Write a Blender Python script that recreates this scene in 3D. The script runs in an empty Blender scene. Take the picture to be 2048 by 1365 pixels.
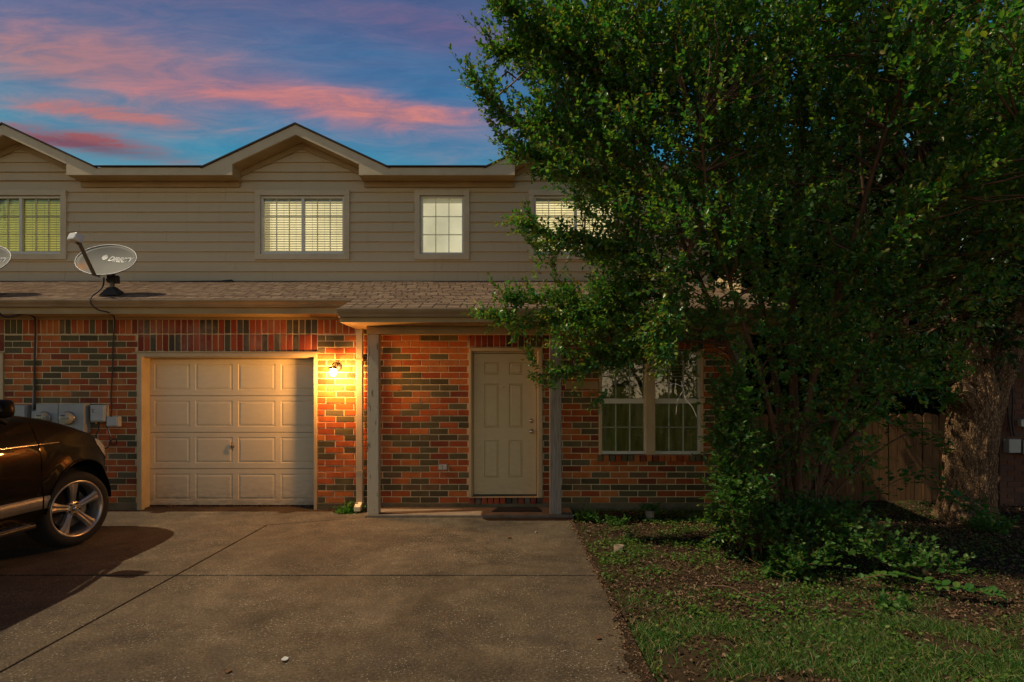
import bpy, bmesh, math, random
import numpy as np
from mathutils import Vector, Matrix
random.seed(7)
RNG = np.random.default_rng(11)
SC = bpy.context.scene
COL = SC.collection
R = math.radians

# ------------------------------------------------------------------ camera
F, CX, CY, H = 1138.0, 1012.0, 787.0, 1.57
cam = bpy.data.cameras.new('camera'); camo = bpy.data.objects.new('camera', cam); COL.objects.link(camo)
camo.location = (0, 0, H); camo.rotation_euler = (R(90), 0, 0)
cam.sensor_width = 36; cam.lens = F * 36 / 2048
cam.shift_x = (1024 - CX) / 2048; cam.shift_y = (CY - 682.5) / 2048
cam.clip_start = .05; cam.clip_end = 1500
SC.camera = camo
SC.view_settings.view_transform = 'Standard'; SC.view_settings.look = 'None'
SC.view_settings.exposure = 0; SC.view_settings.gamma = 1
SC.view_settings.use_curve_mapping = False
SC.cycles.use_denoising = True
SC.cycles.max_bounces = 8; SC.cycles.transparent_max_bounces = 24
SC.cycles.sample_clamp_indirect = 4

def PX(px, Y): return (px - CX) / F * Y
def PZ(py, Y): return H + (CY - py) / F * Y
def P(px, py, Y): return Vector((PX(px, Y), Y, PZ(py, Y)))

# ------------------------------------------------------------------ node helpers
class NT:
    def __init__(s, tree): s.t = tree; tree.nodes.clear()
    def n(s, typ, **kw):
        nd = s.t.nodes.new(typ)
        for k, v in kw.items(): setattr(nd, k, v)
        return nd
    def link(s, a, b): s.t.links.new(a, b)
    def put(s, sock, v):
        if isinstance(v, bpy.types.NodeSocket): s.link(v, sock)
        elif v is not None:
            if hasattr(sock.default_value, '__len__'):
                if isinstance(v, (int, float)): v = (v, v, v)
                v = tuple(v)
                if len(sock.default_value) == 4 and len(v) == 3: v = v + (1,)
            sock.default_value = v
    def m(s, op, a, b=None, c=None, clamp=False):
        nd = s.n('ShaderNodeMath', operation=op, use_clamp=clamp)
        s.put(nd.inputs[0], a); s.put(nd.inputs[1], b)
        if c is not None: s.put(nd.inputs[2], c)
        return nd.outputs[0]
    def mix(s, f, a, b, blend='MIX'):
        nd = s.n('ShaderNodeMix', data_type='RGBA', blend_type=blend)
        s.put(nd.inputs[0], f); s.put(nd.inputs[6], a); s.put(nd.inputs[7], b)
        return nd.outputs[2]
    def noise(s, vec=None, scale=5, detail=4, rough=.55, dist=0):
        nd = s.n('ShaderNodeTexNoise')
        if vec is not None: s.link(vec, nd.inputs['Vector'])
        s.put(nd.inputs['Scale'], scale); nd.inputs['Detail'].default_value = detail
        nd.inputs['Roughness'].default_value = rough; nd.inputs['Distortion'].default_value = dist
        return nd.outputs[0]
    def ramp(s, f, stops, interp='LINEAR'):
        nd = s.n('ShaderNodeValToRGB'); s.link(f, nd.inputs[0]); cr = nd.color_ramp; cr.interpolation = interp
        while len(cr.elements) < len(stops): cr.elements.new(.5)
        for e, (p, c) in zip(cr.elements, stops):
            e.position = p; e.color = tuple(c) + (1,) if len(c) == 3 else c
        return nd.outputs[0]
    def coord(s, which='Object', scale=None):
        o = s.n('ShaderNodeTexCoord').outputs[which]
        if scale is not None:
            mp = s.n('ShaderNodeMapping'); s.link(o, mp.inputs[0]); mp.inputs['Scale'].default_value = scale; o = mp.outputs[0]
        return o
    def pos(s, scale=None):
        o = s.n('ShaderNodeNewGeometry').outputs['Position']
        if scale is not None:
            mp = s.n('ShaderNodeMapping'); s.link(o, mp.inputs[0]); mp.inputs['Scale'].default_value = scale; o = mp.outputs[0]
        return o

# ------------------------------------------------------------------ world: dusk sky, violet above, blue with pink streaks, peach rim
SUN_DIR = Vector((.70, .12, -1)).normalized()
world = bpy.data.worlds.new('World'); SC.world = world; world.use_nodes = True
W = NT(world.node_tree)
dirv = W.coord('Generated')
sep = W.n('ShaderNodeSeparateXYZ'); W.link(dirv, sep.inputs[0]); dx, dy, dz = sep.outputs
base = W.ramp(W.m('MAXIMUM', dz, 0), [(0, (1.35, .95, .56)), (.10, (.95, .75, .50)), (.22, (.33, .42, .40)), (.33, (.045, .285, .41)),
                                      (.44, (.028, .175, .36)), (.55, (.05, .12, .27)), (.75, (.05, .055, .13)), (1, (.03, .035, .085))])
yy = W.m('MAXIMUM', dy, .04); u = W.m('DIVIDE', dx, yy); v = W.m('DIVIDE', dz, yy)
front = W.m('GREATER_THAN', dy, .05)
cmb = W.n('ShaderNodeCombineXYZ'); W.link(u, cmb.inputs[0]); W.link(v, cmb.inputs[1])
def skew(sx, sy, rot):
    mp = W.n('ShaderNodeMapping'); W.link(cmb.outputs[0], mp.inputs[0]); mp.inputs['Scale'].default_value = (sx, sy, 1)
    mp.inputs['Rotation'].default_value = (0, 0, rot); return mp.outputs[0]
n1 = W.noise(skew(7, 34, R(7)), 1.0, 8, .68, .6)
n2 = W.noise(skew(2.2, 8, R(8)), 1.0, 6, .62, .9)
def blob(px, py, rx, ry, rot=0, warp=.9):
    u0, v0 = (px - CX) / F, (CY - py) / F; rx, ry = rx / F, ry / F; c, s_ = math.cos(rot), math.sin(rot)
    du = W.m('SUBTRACT', u, u0); dv = W.m('SUBTRACT', v, v0)
    a = W.m('DIVIDE', W.m('ADD', W.m('MULTIPLY', du, c), W.m('MULTIPLY', dv, s_)), rx)
    b = W.m('DIVIDE', W.m('ADD', W.m('MULTIPLY', du, -s_), W.m('MULTIPLY', dv, c)), ry)
    b = W.m('ADD', b, W.m('MULTIPLY', W.m('SUBTRACT', n2, .5), 2.4))
    d = W.m('ADD', W.m('MULTIPLY', a, a), W.m('MULTIPLY', b, b))
    d = W.m('ADD', d, W.m('MULTIPLY', W.m('SUBTRACT', .5, n1), warp * 5.0))
    g = W.m('EXPONENT', W.m('MULTIPLY', d, -1.0))
    return W.m('MULTIPLY', W.m('MINIMUM', g, 1.0), front)
# streak field everywhere in the sky (cloud plane), so other directions look alike
cpl = W.n('ShaderNodeCombineXYZ'); zc = W.m('ADD', W.m('MAXIMUM', dz, 0), .12)
W.link(W.m('DIVIDE', dx, zc), cpl.inputs[0]); W.link(W.m('DIVIDE', dy, zc), cpl.inputs[1])
mpc = W.n('ShaderNodeMapping'); W.link(cpl.outputs[0], mpc.inputs[0]); mpc.inputs['Scale'].default_value = (.55, 2.0, 1); mpc.inputs['Rotation'].default_value = (0, 0, R(-8))
nc = W.noise(mpc.outputs[0], 1.0, 7, .6, .6)
streak = W.ramp(nc, [(.50, (0, 0, 0)), (.72, (1, 1, 1))])
cc = W.mix(W.m('MULTIPLY', streak, .30), base, (.36, .16, .24))
# broad violet veil at the upper left
cc = W.mix(W.m('MULTIPLY', blob(120, 10, 620, 80, 0, .5), .42), cc, (.22, .12, .20))
cc = W.mix(W.m('MULTIPLY', blob(150, 120, 330, 62, R(-6), .5), .85), cc, (.42, .20, .19))
cc = W.mix(W.m('MULTIPLY', blob(520, 190, 480, 46, R(-13), .9), .55), cc, (.33, .17, .235))
cc = W.mix(W.m('MULTIPLY', blob(640, 205, 330, 24, R(-5), 1.0), .95), cc, (.50, .19, .20))
cc = W.mix(W.m('MULTIPLY', blob(750, 222, 150, 22, R(-6), 1.0), .9), cc, (.56, .21, .20))
cc = W.mix(W.m('MULTIPLY', blob(215, 228, 190, 24, R(-6), 1.0), .9), cc, (.44, .17, .165))
cc = W.mix(W.m('MULTIPLY', blob(150, 282, 190, 20, R(-8), .9), .95), cc, (.30, .08, .085))
cc = W.mix(W.m('MULTIPLY', blob(150, 290, 120, 9, R(-8), .6), .6), cc, (.11, .06, .11))
cc = W.mix(W.m('MULTIPLY', blob(940, 70, 220, 44, R(-10), .9), .40), cc, (.23, .10, .20))
cc = W.mix(.5, cc, W.ramp(n1, [(.28, (.60, .68, .80)), (.72, (1.38, 1.28, 1.16))]), 'MULTIPLY')
nish = W.n('ShaderNodeTexSky', sky_type='NISHITA'); nish.sun_disc = False
nish.sun_elevation = math.asin(-SUN_DIR.z); nish.sun_rotation = math.atan2(-SUN_DIR.x, -SUN_DIR.y)
bg1 = W.n('ShaderNodeBackground'); W.put(bg1.inputs[0], cc); bg1.inputs[1].default_value = 1.0
bg2 = W.n('ShaderNodeBackground'); W.link(nish.outputs[0], bg2.inputs[0]); bg2.inputs[1].default_value = .003
addw = W.n('ShaderNodeAddShader'); W.link(bg1.outputs[0], addw.inputs[0]); W.link(bg2.outputs[0], addw.inputs[1])
W.link(addw.outputs[0], W.n('ShaderNodeOutputWorld').inputs[0])

sun = bpy.data.lights.new('sun', 'SUN'); suno = bpy.data.objects.new('sun', sun); COL.objects.link(suno)
sun.energy = 3.6; sun.angle = R(.5); sun.color = (1, .84, .58)
suno.rotation_euler = SUN_DIR.to_track_quat('-Z', 'Y').to_euler(); suno.location = (-20, -5, 30)

# ------------------------------------------------------------------ materials
def material(name, fn):
    mt = bpy.data.materials.new(name); mt.use_nodes = True; t = NT(mt.node_tree)
    out = t.n('ShaderNodeOutputMaterial'); fn(t, out); return mt
def principled(t, out, col, rough=.6, metal=0, bump=None, bstr=.3, bdist=.01, spec=.5, emis=None, estr=0, coat=0):
    p = t.n('ShaderNodeBsdfPrincipled'); t.put(p.inputs['Base Color'], col); t.put(p.inputs['Roughness'], rough)
    t.put(p.inputs['Metallic'], metal); p.inputs['Specular IOR Level'].default_value = spec
    if coat: p.inputs['Coat Weight'].default_value = coat; p.inputs['Coat Roughness'].default_value = .03
    if emis is not None: t.put(p.inputs['Emission Color'], emis); t.put(p.inputs['Emission Strength'], estr)
    if bump is not None:
        b = t.n('ShaderNodeBump'); b.inputs['Strength'].default_value = bstr; b.inputs['Distance'].default_value = bdist
        t.link(bump, b.inputs['Height']); t.link(b.outputs[0], p.inputs['Normal'])
    t.link(p.outputs[0], out.inputs[0]); return p
def rnd(t):
    a = t.n('ShaderNodeObjectInfo').outputs['Random']; g = t.n('ShaderNodeNewGeometry').outputs['Random Per Island']
    return t.m('FRACT', t.m('ADD', t.m('MULTIPLY', a, 7.31), g))
def simple(name, c, rough=.6, metal=0, var=.15, nscale=12, bstr=.15, spec=.5, c2=None, coat=0, stretch=None):
    def fn(t, out):
        v = t.pos(stretch); n = t.noise(v, nscale, 5)
        d = c2 or tuple(x * (1 - var * 1.6) for x in c)
        col = t.ramp(n, [(.3, d), (.7, c)])
        principled(t, out, col, t.m('ADD', t.m('MULTIPLY', n, .15), rough - .07), metal, n, bstr, .004, spec, coat=coat)
    return material(name, fn)

M = {}
def brick_fn(t, out):
    r = rnd(t); v = t.pos()
    col = t.ramp(r, [(0, (.49, .112, .022)), (.13, (.56, .165, .036)), (.27, (.38, .072, .018)), (.38, (.51, .170, .048)), (.47, (.45, .100, .024)),
                     (.57, (.22, .046, .018)), (.62, (.110, .098, .042)), (.76, (.140, .125, .062)), (.88, (.075, .068, .032)), (.95, (.19, .12, .055))], 'CONSTANT')
    n = t.noise(v, 60, 6, .7); n2 = t.noise(v, 9, 3)
    col = t.mix(t.m('MULTIPLY', n, .35), col, (.16, .09, .05), 'MIX')
    col = t.mix(.45, col, t.ramp(n2, [(.3, (.50, .46, .42)), (.7, (1, 1, 1))]), 'MULTIPLY')
    col = t.mix(1.0, col, t.ramp(t.noise(t.pos((1, 1, .6)), 1.5, 5, .65), [(.33, (.80, .78, .74)), (.62, (1.22, 1.20, 1.15))]), 'MULTIPLY')
    principled(t, out, col, .85, 0, n, .6, .006, .25)
M['brick'] = material('brick', brick_fn)
def lintel_fn(t, out):
    r = rnd(t); v = t.pos()
    col = t.ramp(r, [(0, (.25, .042, .016)), (.15, (.32, .062, .022)), (.3, (.20, .034, .015)), (.45, (.30, .07, .028)), (.62, (.06, .05, .034)),
                     (.74, (.08, .07, .05)), (.88, (.05, .042, .03)), (.95, (.10, .07, .04))], 'CONSTANT')
    n = t.noise(v, 60, 6, .7)
    n3 = t.noise(t.pos((1.5, 1.5, 1.5)), 1.6, 4, .6)
    col = t.mix(t.m('MULTIPLY', t.ramp(n3, [(.52, (0, 0, 0)), (.70, (1, 1, 1))]), .45), col, (.33, .24, .17))   # pale bloom
    principled(t, out, col, .85, 0, n, .6, .006, .25)
M['brick_dark'] = material('brick_soldier', lintel_fn)
M['mortar'] = simple('mortar', (.76, .58, .31), .95, var=.2, nscale=40, bstr=.5)
M['brick_far'] = simple('brick_far', (.12, .06, .04), .9, c2=(.07, .045, .035), nscale=7)
M['concrete_foot'] = simple('foundation', (.20, .155, .09), .9, c2=(.085, .08, .035), nscale=5, bstr=.5)
def siding_fn(t, out):
    g = t.noise(t.pos((1.2, 1, 60)), 3, 6, .6); w = t.noise(t.pos(), 1.3, 5, .6)
    r = rnd(t)
    col = t.mix(t.m('MULTIPLY', w, .8), (.64, .51, .31), (.53, .42, .25))
    col = t.mix(t.m('MULTIPLY', r, .25), col, (.57, .455, .28))
    drip = t.noise(t.pos((9, 1, .7)), 1.0, 5, .65)
    col = t.mix(t.ramp(drip, [(.56, (0, 0, 0)), (.82, (.25, .25, .25))]), col, (.24, .18, .11))
    principled(t, out, col, .6, 0, g, .35, .004, .3)
M['siding'] = material('siding_paint', siding_fn)
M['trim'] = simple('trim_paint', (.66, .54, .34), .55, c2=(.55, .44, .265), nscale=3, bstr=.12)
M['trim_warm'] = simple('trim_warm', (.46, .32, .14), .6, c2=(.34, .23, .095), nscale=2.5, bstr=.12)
M['gutter'] = simple('gutter_paint', (.40, .28, .15), .4, c2=(.27, .18, .09), nscale=2.2, bstr=.08)
def doorpaint(name, c, zt, rough):
    def fn(t, out):
        n = t.noise(t.pos(), 1.6, 4, .6); g = t.noise(t.pos((3, 3, 9)), 2.2, 7, .7); sp = t.n('ShaderNodeSeparateXYZ'); t.link(t.pos(), sp.inputs[0])
        low = t.m('POWER', t.m('SUBTRACT', 1.0, t.m('DIVIDE', sp.outputs[2], zt), clamp=True), 2.0)
        dirt = t.m('MULTIPLY', t.ramp(g, [(.35, (0, 0, 0)), (.75, (1, 1, 1))]), t.m('ADD', t.m('MULTIPLY', low, .8), .12))
        principled(t, out, t.mix(dirt, t.mix(n, c, tuple(x * .86 for x in c)), (.16, .11, .06)), rough, 0, g, .06, .004, .35)
    return material(name, fn)
M['garage'] = doorpaint('garage_paint', (.78, .66, .42), .5, .5)
M['door'] = doorpaint('door_paint', (.68, .53, .28), .5, .45)
M['jamb'] = simple('jamb_paint', (.56, .43, .235), .5, c2=(.45, .33, .17), nscale=4, bstr=.08)
M['vinyl'] = simple('vinyl_frame', (.76, .72, .58), .4, nscale=4, bstr=.03, var=.08)
def muntin_fn(t, out):
    p = principled(t, out, (.80, .78, .66), .5); tr = t.n('ShaderNodeBsdfTranslucent'); tr.inputs[0].default_value = (1, 1, .9, 1); mx = t.n('ShaderNodeMixShader'); mx.inputs[0].default_value = .88
    t.link(p.outputs[0], mx.inputs[1]); t.link(tr.outputs[0], mx.inputs[2]); t.link(mx.outputs[0], out.inputs[0])
M['muntin'] = material('muntin_plastic', muntin_fn)
M['blind'] = simple('blind_white', (.70, .64, .48), .5, nscale=3, bstr=.02, var=.06)
def peel_fn(t, out):
    n = t.noise(t.pos((14, 14, 2.2)), 2.2, 7, .65); n2 = t.noise(t.pos((40, 40, 3)), 3, 5)
    paint = t.mix(n2, (.50, .42, .29), (.42, .34, .225)); wood = t.mix(n2, (.20, .115, .06), (.11, .07, .04))
    h = t.ramp(n, [(.60, (0, 0, 0)), (.63, (1, 1, 1))])
    principled(t, out, t.mix(h, paint, wood), .7, 0, t.m('SUBTRACT', n2, t.m('MULTIPLY', h, .8)), .6, .005, .3)
M['post'] = material('peeling_post', peel_fn)
def greypost_fn(t, out):
    n = t.noise(t.pos((45, 45, 2)), 2.5, 7, .65)
    principled(t, out, t.ramp(n, [(.3, (.15, .115, .08)), (.5, (.31, .26, .20)), (.7, (.40, .345, .27))]), .8, 0, n, .7, .006, .2)
M['greypost'] = material('weathered_post', greypost_fn)
def shingle_fn(t, out):
    r = rnd(t); g = t.noise(t.pos(), 190, 3, .8)
    col = t.ramp(r, [(0, (.23, .165, .115)), (.35, (.29, .21, .15)), (.65, (.19, .135, .10)), (1, (.33, .25, .18))])
    col = t.mix(.8, col, t.ramp(g, [(.35, (.35, .32, .30)), (.65, (1.25, 1.2, 1.15))]), 'MULTIPLY')
    principled(t, out, col, .95, 0, g, .6, .004, .1)
M['shingle'] = material('shingle', shingle_fn)
M['roof_dark'] = simple('roof_edge', (.045, .035, .03), .9, nscale=50)
M['black'] = simple('black_void', (.006, .006, .006), .9, nscale=5, spec=.1)
M['flash'] = simple('dark_flashing', (.03, .025, .02), .7)
def concrete_fn(t, out):
    p = t.pos(); big = t.noise(p, .75, 8, .68, .7); mid = t.noise(p, 4.5, 6, .65); fine = t.noise(p, 55, 4, .85)
    col = t.ramp(big, [(.30, (.036, .026, .016)), (.5, (.082, .059, .035)), (.70, (.134, .100, .061))])
    col = t.mix(.75, col, t.ramp(mid, [(.32, (.55, .54, .50)), (.68, (1.25, 1.22, 1.18))]), 'MULTIPLY')
    col = t.mix(.7, col, t.ramp(fine, [(.36, (.22, .22, .22)), (.64, (1.8, 1.8, 1.8))]), 'MULTIPLY')
    vo = t.n('ShaderNodeTexVoronoi'); vo.inputs['Scale'].default_value = 80; vo.inputs['Randomness'].default_value = 1; t.link(p, vo.inputs['Vector'])
    sp = t.ramp(vo.outputs['Distance'], [(.22, (1, 1, 1)), (.48, (0, 0, 0))])
    sc_ = t.n('ShaderNodeSeparateColor'); t.link(vo.outputs['Color'], sc_.inputs[0])
    pick = t.m('POWER', sc_.outputs[0], 5.0)
    wear = t.ramp(t.noise(p, 1.7, 5, .6), [(.36, (.15, .15, .15)), (.66, (1, 1, 1))])
    col = t.mix(t.m('MULTIPLY', t.m('MULTIPLY', sp, pick), t.m('MULTIPLY', wear, .9)), col, (.50, .43, .33))
    stain = t.ramp(t.noise(p, 1.15, 3, .5, 1.2), [(.59, (0, 0, 0)), (.68, (.5, .5, .5))])
    col = t.mix(stain, col, (.05, .036, .025))
    principled(t, out, col, .8, 0, t.m('ADD', fine, t.m('MULTIPLY', mid, .4)), .7, .006, .3)
M['concrete'] = material('driveway_concrete', concrete_fn)
M['porchcrete'] = simple('porch_concrete', (.22, .165, .11), .85, c2=(.14, .10, .065), nscale=6, bstr=.4)
def soil_fn(t, out):
    p = t.pos(); a = t.noise(p, 2.0, 7, .7); b = t.noise(p, 45, 4, .7)
    col = t.ramp(a, [(.35, (.028, .019, .011)), (.55, (.055, .037, .021)), (.7, (.036, .034, .014))])
    col = t.mix(.8, col, t.ramp(b, [(.3, (.4, .4, .4)), (.7, (1.5, 1.4, 1.3))]), 'MULTIPLY')
    principled(t, out, col, .95, 0, b, .9, .02, .1)
M['soil'] = material('soil', soil_fn)
def leafmat(name, stops, trans=.35, rough=.45, spec=.4):
    def fn(t, out):
        col = t.ramp(rnd(t), stops)
        p = principled(t, out, col, rough, spec=spec)
        tr = t.n('ShaderNodeBsdfTranslucent'); t.link(t.mix(1, col, (1.6, 1.9, .7), 'MULTIPLY'), tr.inputs[0])
        mx = t.n('ShaderNodeMixShader'); mx.inputs[0].default_value = trans
        t.link(p.outputs[0], mx.inputs[1]); t.link(tr.outputs[0], mx.inputs[2]); t.link(mx.outputs[0], out.inputs[0])
    return material(name, fn)
M['leaf'] = leafmat('crape_leaf', [(0, (.028, .120, .042)), (.3, (.050, .170, .046)), (.6, (.085, .210, .038)), (.85, (.165, .25, .034)), (.96, (.21, .23, .035)), (1, (.17, .07, .02))], .4, .34, spec=.5)
M['leaf_tip'] = leafmat('young_leaf', [(0, (.09, .17, .025)), (.6, (.15, .20, .03)), (1, (.20, .17, .035))], .4, spec=.3)
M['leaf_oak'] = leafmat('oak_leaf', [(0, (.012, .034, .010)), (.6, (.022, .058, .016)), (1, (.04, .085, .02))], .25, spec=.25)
M['leaf_vine'] = leafmat('vine_leaf', [(0, (.026, .10, .022)), (.5, (.052, .145, .026)), (1, (.10, .17, .03))], spec=.35)
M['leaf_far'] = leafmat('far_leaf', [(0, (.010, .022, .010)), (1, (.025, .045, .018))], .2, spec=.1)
M['litter'] = leafmat('dead_leaf', [(0, (.06, .030, .016)), (.35, (.13, .070, .038)), (.75, (.17, .10, .06)), (1, (.27, .19, .12))], .1, .7, .2)
M['grass'] = leafmat('grass_blade', [(0, (.026, .10, .012)), (.5, (.05, .14, .018)), (.72, (.11, .17, .03)), (1, (.30, .23, .10))], .3, .5, .3)
M['clover'] = leafmat('weed_leaf', [(0, (.035, .11, .014)), (.6, (.07, .155, .02)), (1, (.13, .18, .028))], .3, .5, .3)
M['twig'] = simple('twig_bark', (.16, .075, .035), .7, c2=(.07, .035, .02), nscale=15)
M['bark'] = simple('smooth_bark', (.14, .060, .024), .75, c2=(.06, .028, .013), nscale=6, bstr=.6, stretch=(5, 5, .8))
def oakbark_fn(t, out):
    p = t.pos((1, 1, .36)); vo = t.n('ShaderNodeTexVoronoi'); vo.feature = 'DISTANCE_TO_EDGE'; vo.inputs['Scale'].default_value = 60
    wn = t.noise(p, 9, 4, .6)
    ad = t.n('ShaderNodeMix', data_type='VECTOR'); ad.inputs[0].default_value = .12; t.link(p, ad.inputs[4])
    nn = t.n('ShaderNodeTexNoise'); nn.inputs['Scale'].default_value = 9; t.link(p, nn.inputs['Vector']); t.link(nn.outputs['Color'], ad.inputs[5])
    t.link(ad.outputs[1], vo.inputs['Vector'])
    h = t.ramp(vo.outputs['Distance'], [(0, (0, 0, 0)), (.28, (1, 1, 1))])
    col = t.mix(h, (.11, .068, .040), (.37, .235, .135))
    col = t.mix(.6, col, t.ramp(wn, [(.3, (.6, .55, .5)), (.7, (1.2, 1.15, 1.1))]), 'MULTIPLY')
    principled(t, out, col, .9, 0, t.m('ADD', h, t.m('MULTIPLY', wn, .5)), 1.0, .012, .15)
M['oakbark'] = material('oak_bark', oakbark_fn)
def picket_fn(t, out):
    n = t.noise(t.pos((28, 28, 1.6)), 2, 7, .65); r = rnd(t)
    col = t.mix(r, (.23, .125, .060), (.14, .078, .038))
    col = t.mix(.8, col, t.ramp(n, [(.3, (.45, .42, .4)), (.7, (1.2, 1.2, 1.15))]), 'MULTIPLY')
    principled(t, out, col, .85, 0, n, .5, .004, .15)
M['picket'] = material('fence_cedar', picket_fn)
def paint_fn(t, out):
    n = t.noise(t.pos(), 300, 2)
    principled(t, out, t.mix(n, (.0045, .003, .002), (.006, .004, .003)), .5, 0, spec=.04, coat=.28)
M['carpaint'] = material('car_paint', paint_fn)
M['plastic'] = simple('black_plastic', (.018, .015, .013), .5, nscale=30)
M['rubber'] = simple('tyre_rubber', (.009, .008, .007), .85, nscale=40, bstr=.3)
M['alloy'] = simple('alloy_wheel', (.42, .38, .34), .3, .75, nscale=8, bstr=.02, var=.08)
M['chrome'] = simple('chrome', (.62, .58, .54), .18, 1, nscale=8, bstr=.01, var=.05)
M['steel'] = simple('brushed_metal', (.35, .32, .29), .4, .9, nscale=20)
M['brass'] = simple('aged_brass', (.30, .19, .08), .35, .9, nscale=20)
M['carglass'] = simple('car_glass', (.01, .012, .014), .06, 0, nscale=2, bstr=0, coat=1)
M['lens'] = simple('lamp_lens', (.45, .43, .40), .1, .3, nscale=2, bstr=0, coat=1)
def dish_fn(t, out):
    p = t.coord('Object'); n = t.noise(p, 5, 5, .6)
    sp = t.n('ShaderNodeSeparateXYZ'); t.link(p, sp.inputs[0])
    d = t.m('ADD', t.m('POWER', t.m('DIVIDE', t.m('ADD', sp.outputs[0], .355), .075), 2), t.m('POWER', t.m('DIVIDE', t.m('SUBTRACT', sp.outputs[2], .345), .09), 2))
    rust = t.m('EXPONENT', t.m('MULTIPLY', t.m('ADD', d, t.m('MULTIPLY', t.m('SUBTRACT', .5, n), 2)), -1.0))
    col = t.mix(n, (.17, .168, .145), (.13, .128, .11))
    principled(t, out, t.mix(t.m('MULTIPLY', t.m('MINIMUM', rust, 1), .9), col, (.36, .15, .03)), .75, 0, n, .05, .002)
M['dish'] = material('dish_grey', dish_fn)
M['dishwhite'] = simple('dish_white', (.62, .62, .60), .4, nscale=5, bstr=.02, var=.06)
M['dishmetal'] = simple('dish_metal', (.17, .125, .07), .5, .4, nscale=18)
M['meterbox'] = simple('meter_grey', (.36, .38, .35), .5, .1, nscale=5, bstr=.05, var=.12)
M['meterface'] = simple('meter_face', (.44, .42, .30), .35, nscale=5, bstr=.02)
M['boxwhite'] = simple('box_white', (.50, .50, .44), .5, nscale=5, bstr=.02)
M['cable'] = simple('black_cable', (.010, .010, .010), .55)
M['cablewhite'] = simple('white_cable', (.40, .36, .30), .5)
M['mat'] = simple('doormat_rubber', (.020, .015, .013), .9, nscale=90, bstr=1)
M['paper'] = simple('paper_scrap', (.62, .62, .58), .7)
M['cloth'] = simple('dark_curtain', (.40, .36, .13), .9, c2=(.18, .17, .07), nscale=2.5, stretch=(8, 1, .6))
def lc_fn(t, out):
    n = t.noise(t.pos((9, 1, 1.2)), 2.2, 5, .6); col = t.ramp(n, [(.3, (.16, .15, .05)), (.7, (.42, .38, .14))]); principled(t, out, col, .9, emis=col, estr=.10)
M['glow_cloth'] = material('glowing_curtain', lc_fn)  # emission stands in for dim room light coming through the cloth
M['terracotta'] = simple('pot_tan', (.34, .25, .17), .8)
def glass(name, tint, refl, rough=.02):
    def fn(t, out):
        tr = t.n('ShaderNodeBsdfTransparent'); tr.inputs[0].default_value = tint + (1,)
        gl = t.n('ShaderNodeBsdfGlossy'); gl.inputs['Roughness'].default_value = rough; gl.inputs[0].default_value = (.9, .95, 1, 1)
        lw = t.n('ShaderNodeFresnel'); lw.inputs[0].default_value = 1.45
        b = t.n('ShaderNodeBump'); b.inputs['Strength'].default_value = .12; b.inputs['Distance'].default_value = .02; t.link(t.noise(t.pos(), 2.5, 2), b.inputs['Height']); t.link(b.outputs[0], gl.inputs['Normal'])
        mx = t.n('ShaderNodeMixShader'); t.link(t.m('ADD', lw.outputs[0], refl, clamp=True), mx.inputs[0])
        t.link(tr.outputs[0], mx.inputs[1]); t.link(gl.outputs[0], mx.inputs[2]); t.link(mx.outputs[0], out.inputs[0])
    return material(name, fn)
M['glass'] = glass('window_glass', (.94, .95, .92), .02)
M['glass_yellow'] = glass('screened_glass', (.78, .78, .42), .03)
M['glass_dark'] = glass('dark_glass', (.6, .62, .5), .06)
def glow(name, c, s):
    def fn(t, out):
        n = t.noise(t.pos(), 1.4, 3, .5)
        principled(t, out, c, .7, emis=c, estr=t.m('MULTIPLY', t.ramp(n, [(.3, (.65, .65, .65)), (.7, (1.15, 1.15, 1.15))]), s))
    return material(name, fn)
M['back_glow'] = glow('added_glow', (.98, .84, .48), .92)  # emissive sheets added behind upper windows, for outside light on blinds and panes
M['back_glow_dim'] = glow('dim_added_glow', (.98, .86, .40), .46)
M['back_glow_frost'] = glow('frosted_added_glow', (.95, .85, .58), .66)
def bulb_fn(t, out):
    e = t.n('ShaderNodeEmission'); e.inputs[0].default_value = (1, .62, .20, 1); e.inputs[1].default_value = 60; tr = t.n('ShaderNodeBsdfTransparent'); ad = t.n('ShaderNodeAddShader'); t.link(e.outputs[0], ad.inputs[0]); t.link(tr.outputs[0], ad.inputs[1]); t.link(ad.outputs[0], out.inputs[0])
M['bulb'] = material('lit_bulb', bulb_fn)

# ------------------------------------------------------------------ object helpers
def tag(o, label=None, cat=None, group=None, kind=None):
    if label: o['label'] = label
    if cat: o['category'] = cat
    if group: o['group'] = group
    if kind: o['kind'] = kind
    return o
def empty(name, loc, label=None, cat=None, group=None, kind=None, parent=None):
    o = bpy.data.objects.new(name, None); o.empty_display_size = .1; o.location = loc; COL.objects.link(o)
    if parent: o.parent = parent; o.matrix_parent_inverse = world_of(parent).inverted()
    return tag(o, label, cat, group, kind)
def local_of(o): return Matrix.LocRotScale(o.location, o.rotation_euler, o.scale)
def world_of(o):
    m = local_of(o)
    return world_of(o.parent) @ o.matrix_parent_inverse @ m if o.parent else m
def link(name, me, mat=None, parent=None, kind=None):
    o = bpy.data.objects.new(name, me); COL.objects.link(o)
    if mat is not None and not me.materials: me.materials.append(mat)
    if parent: o.parent = parent; o.matrix_parent_inverse = world_of(parent).inverted()
    if kind: o['kind'] = kind
    return o
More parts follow.
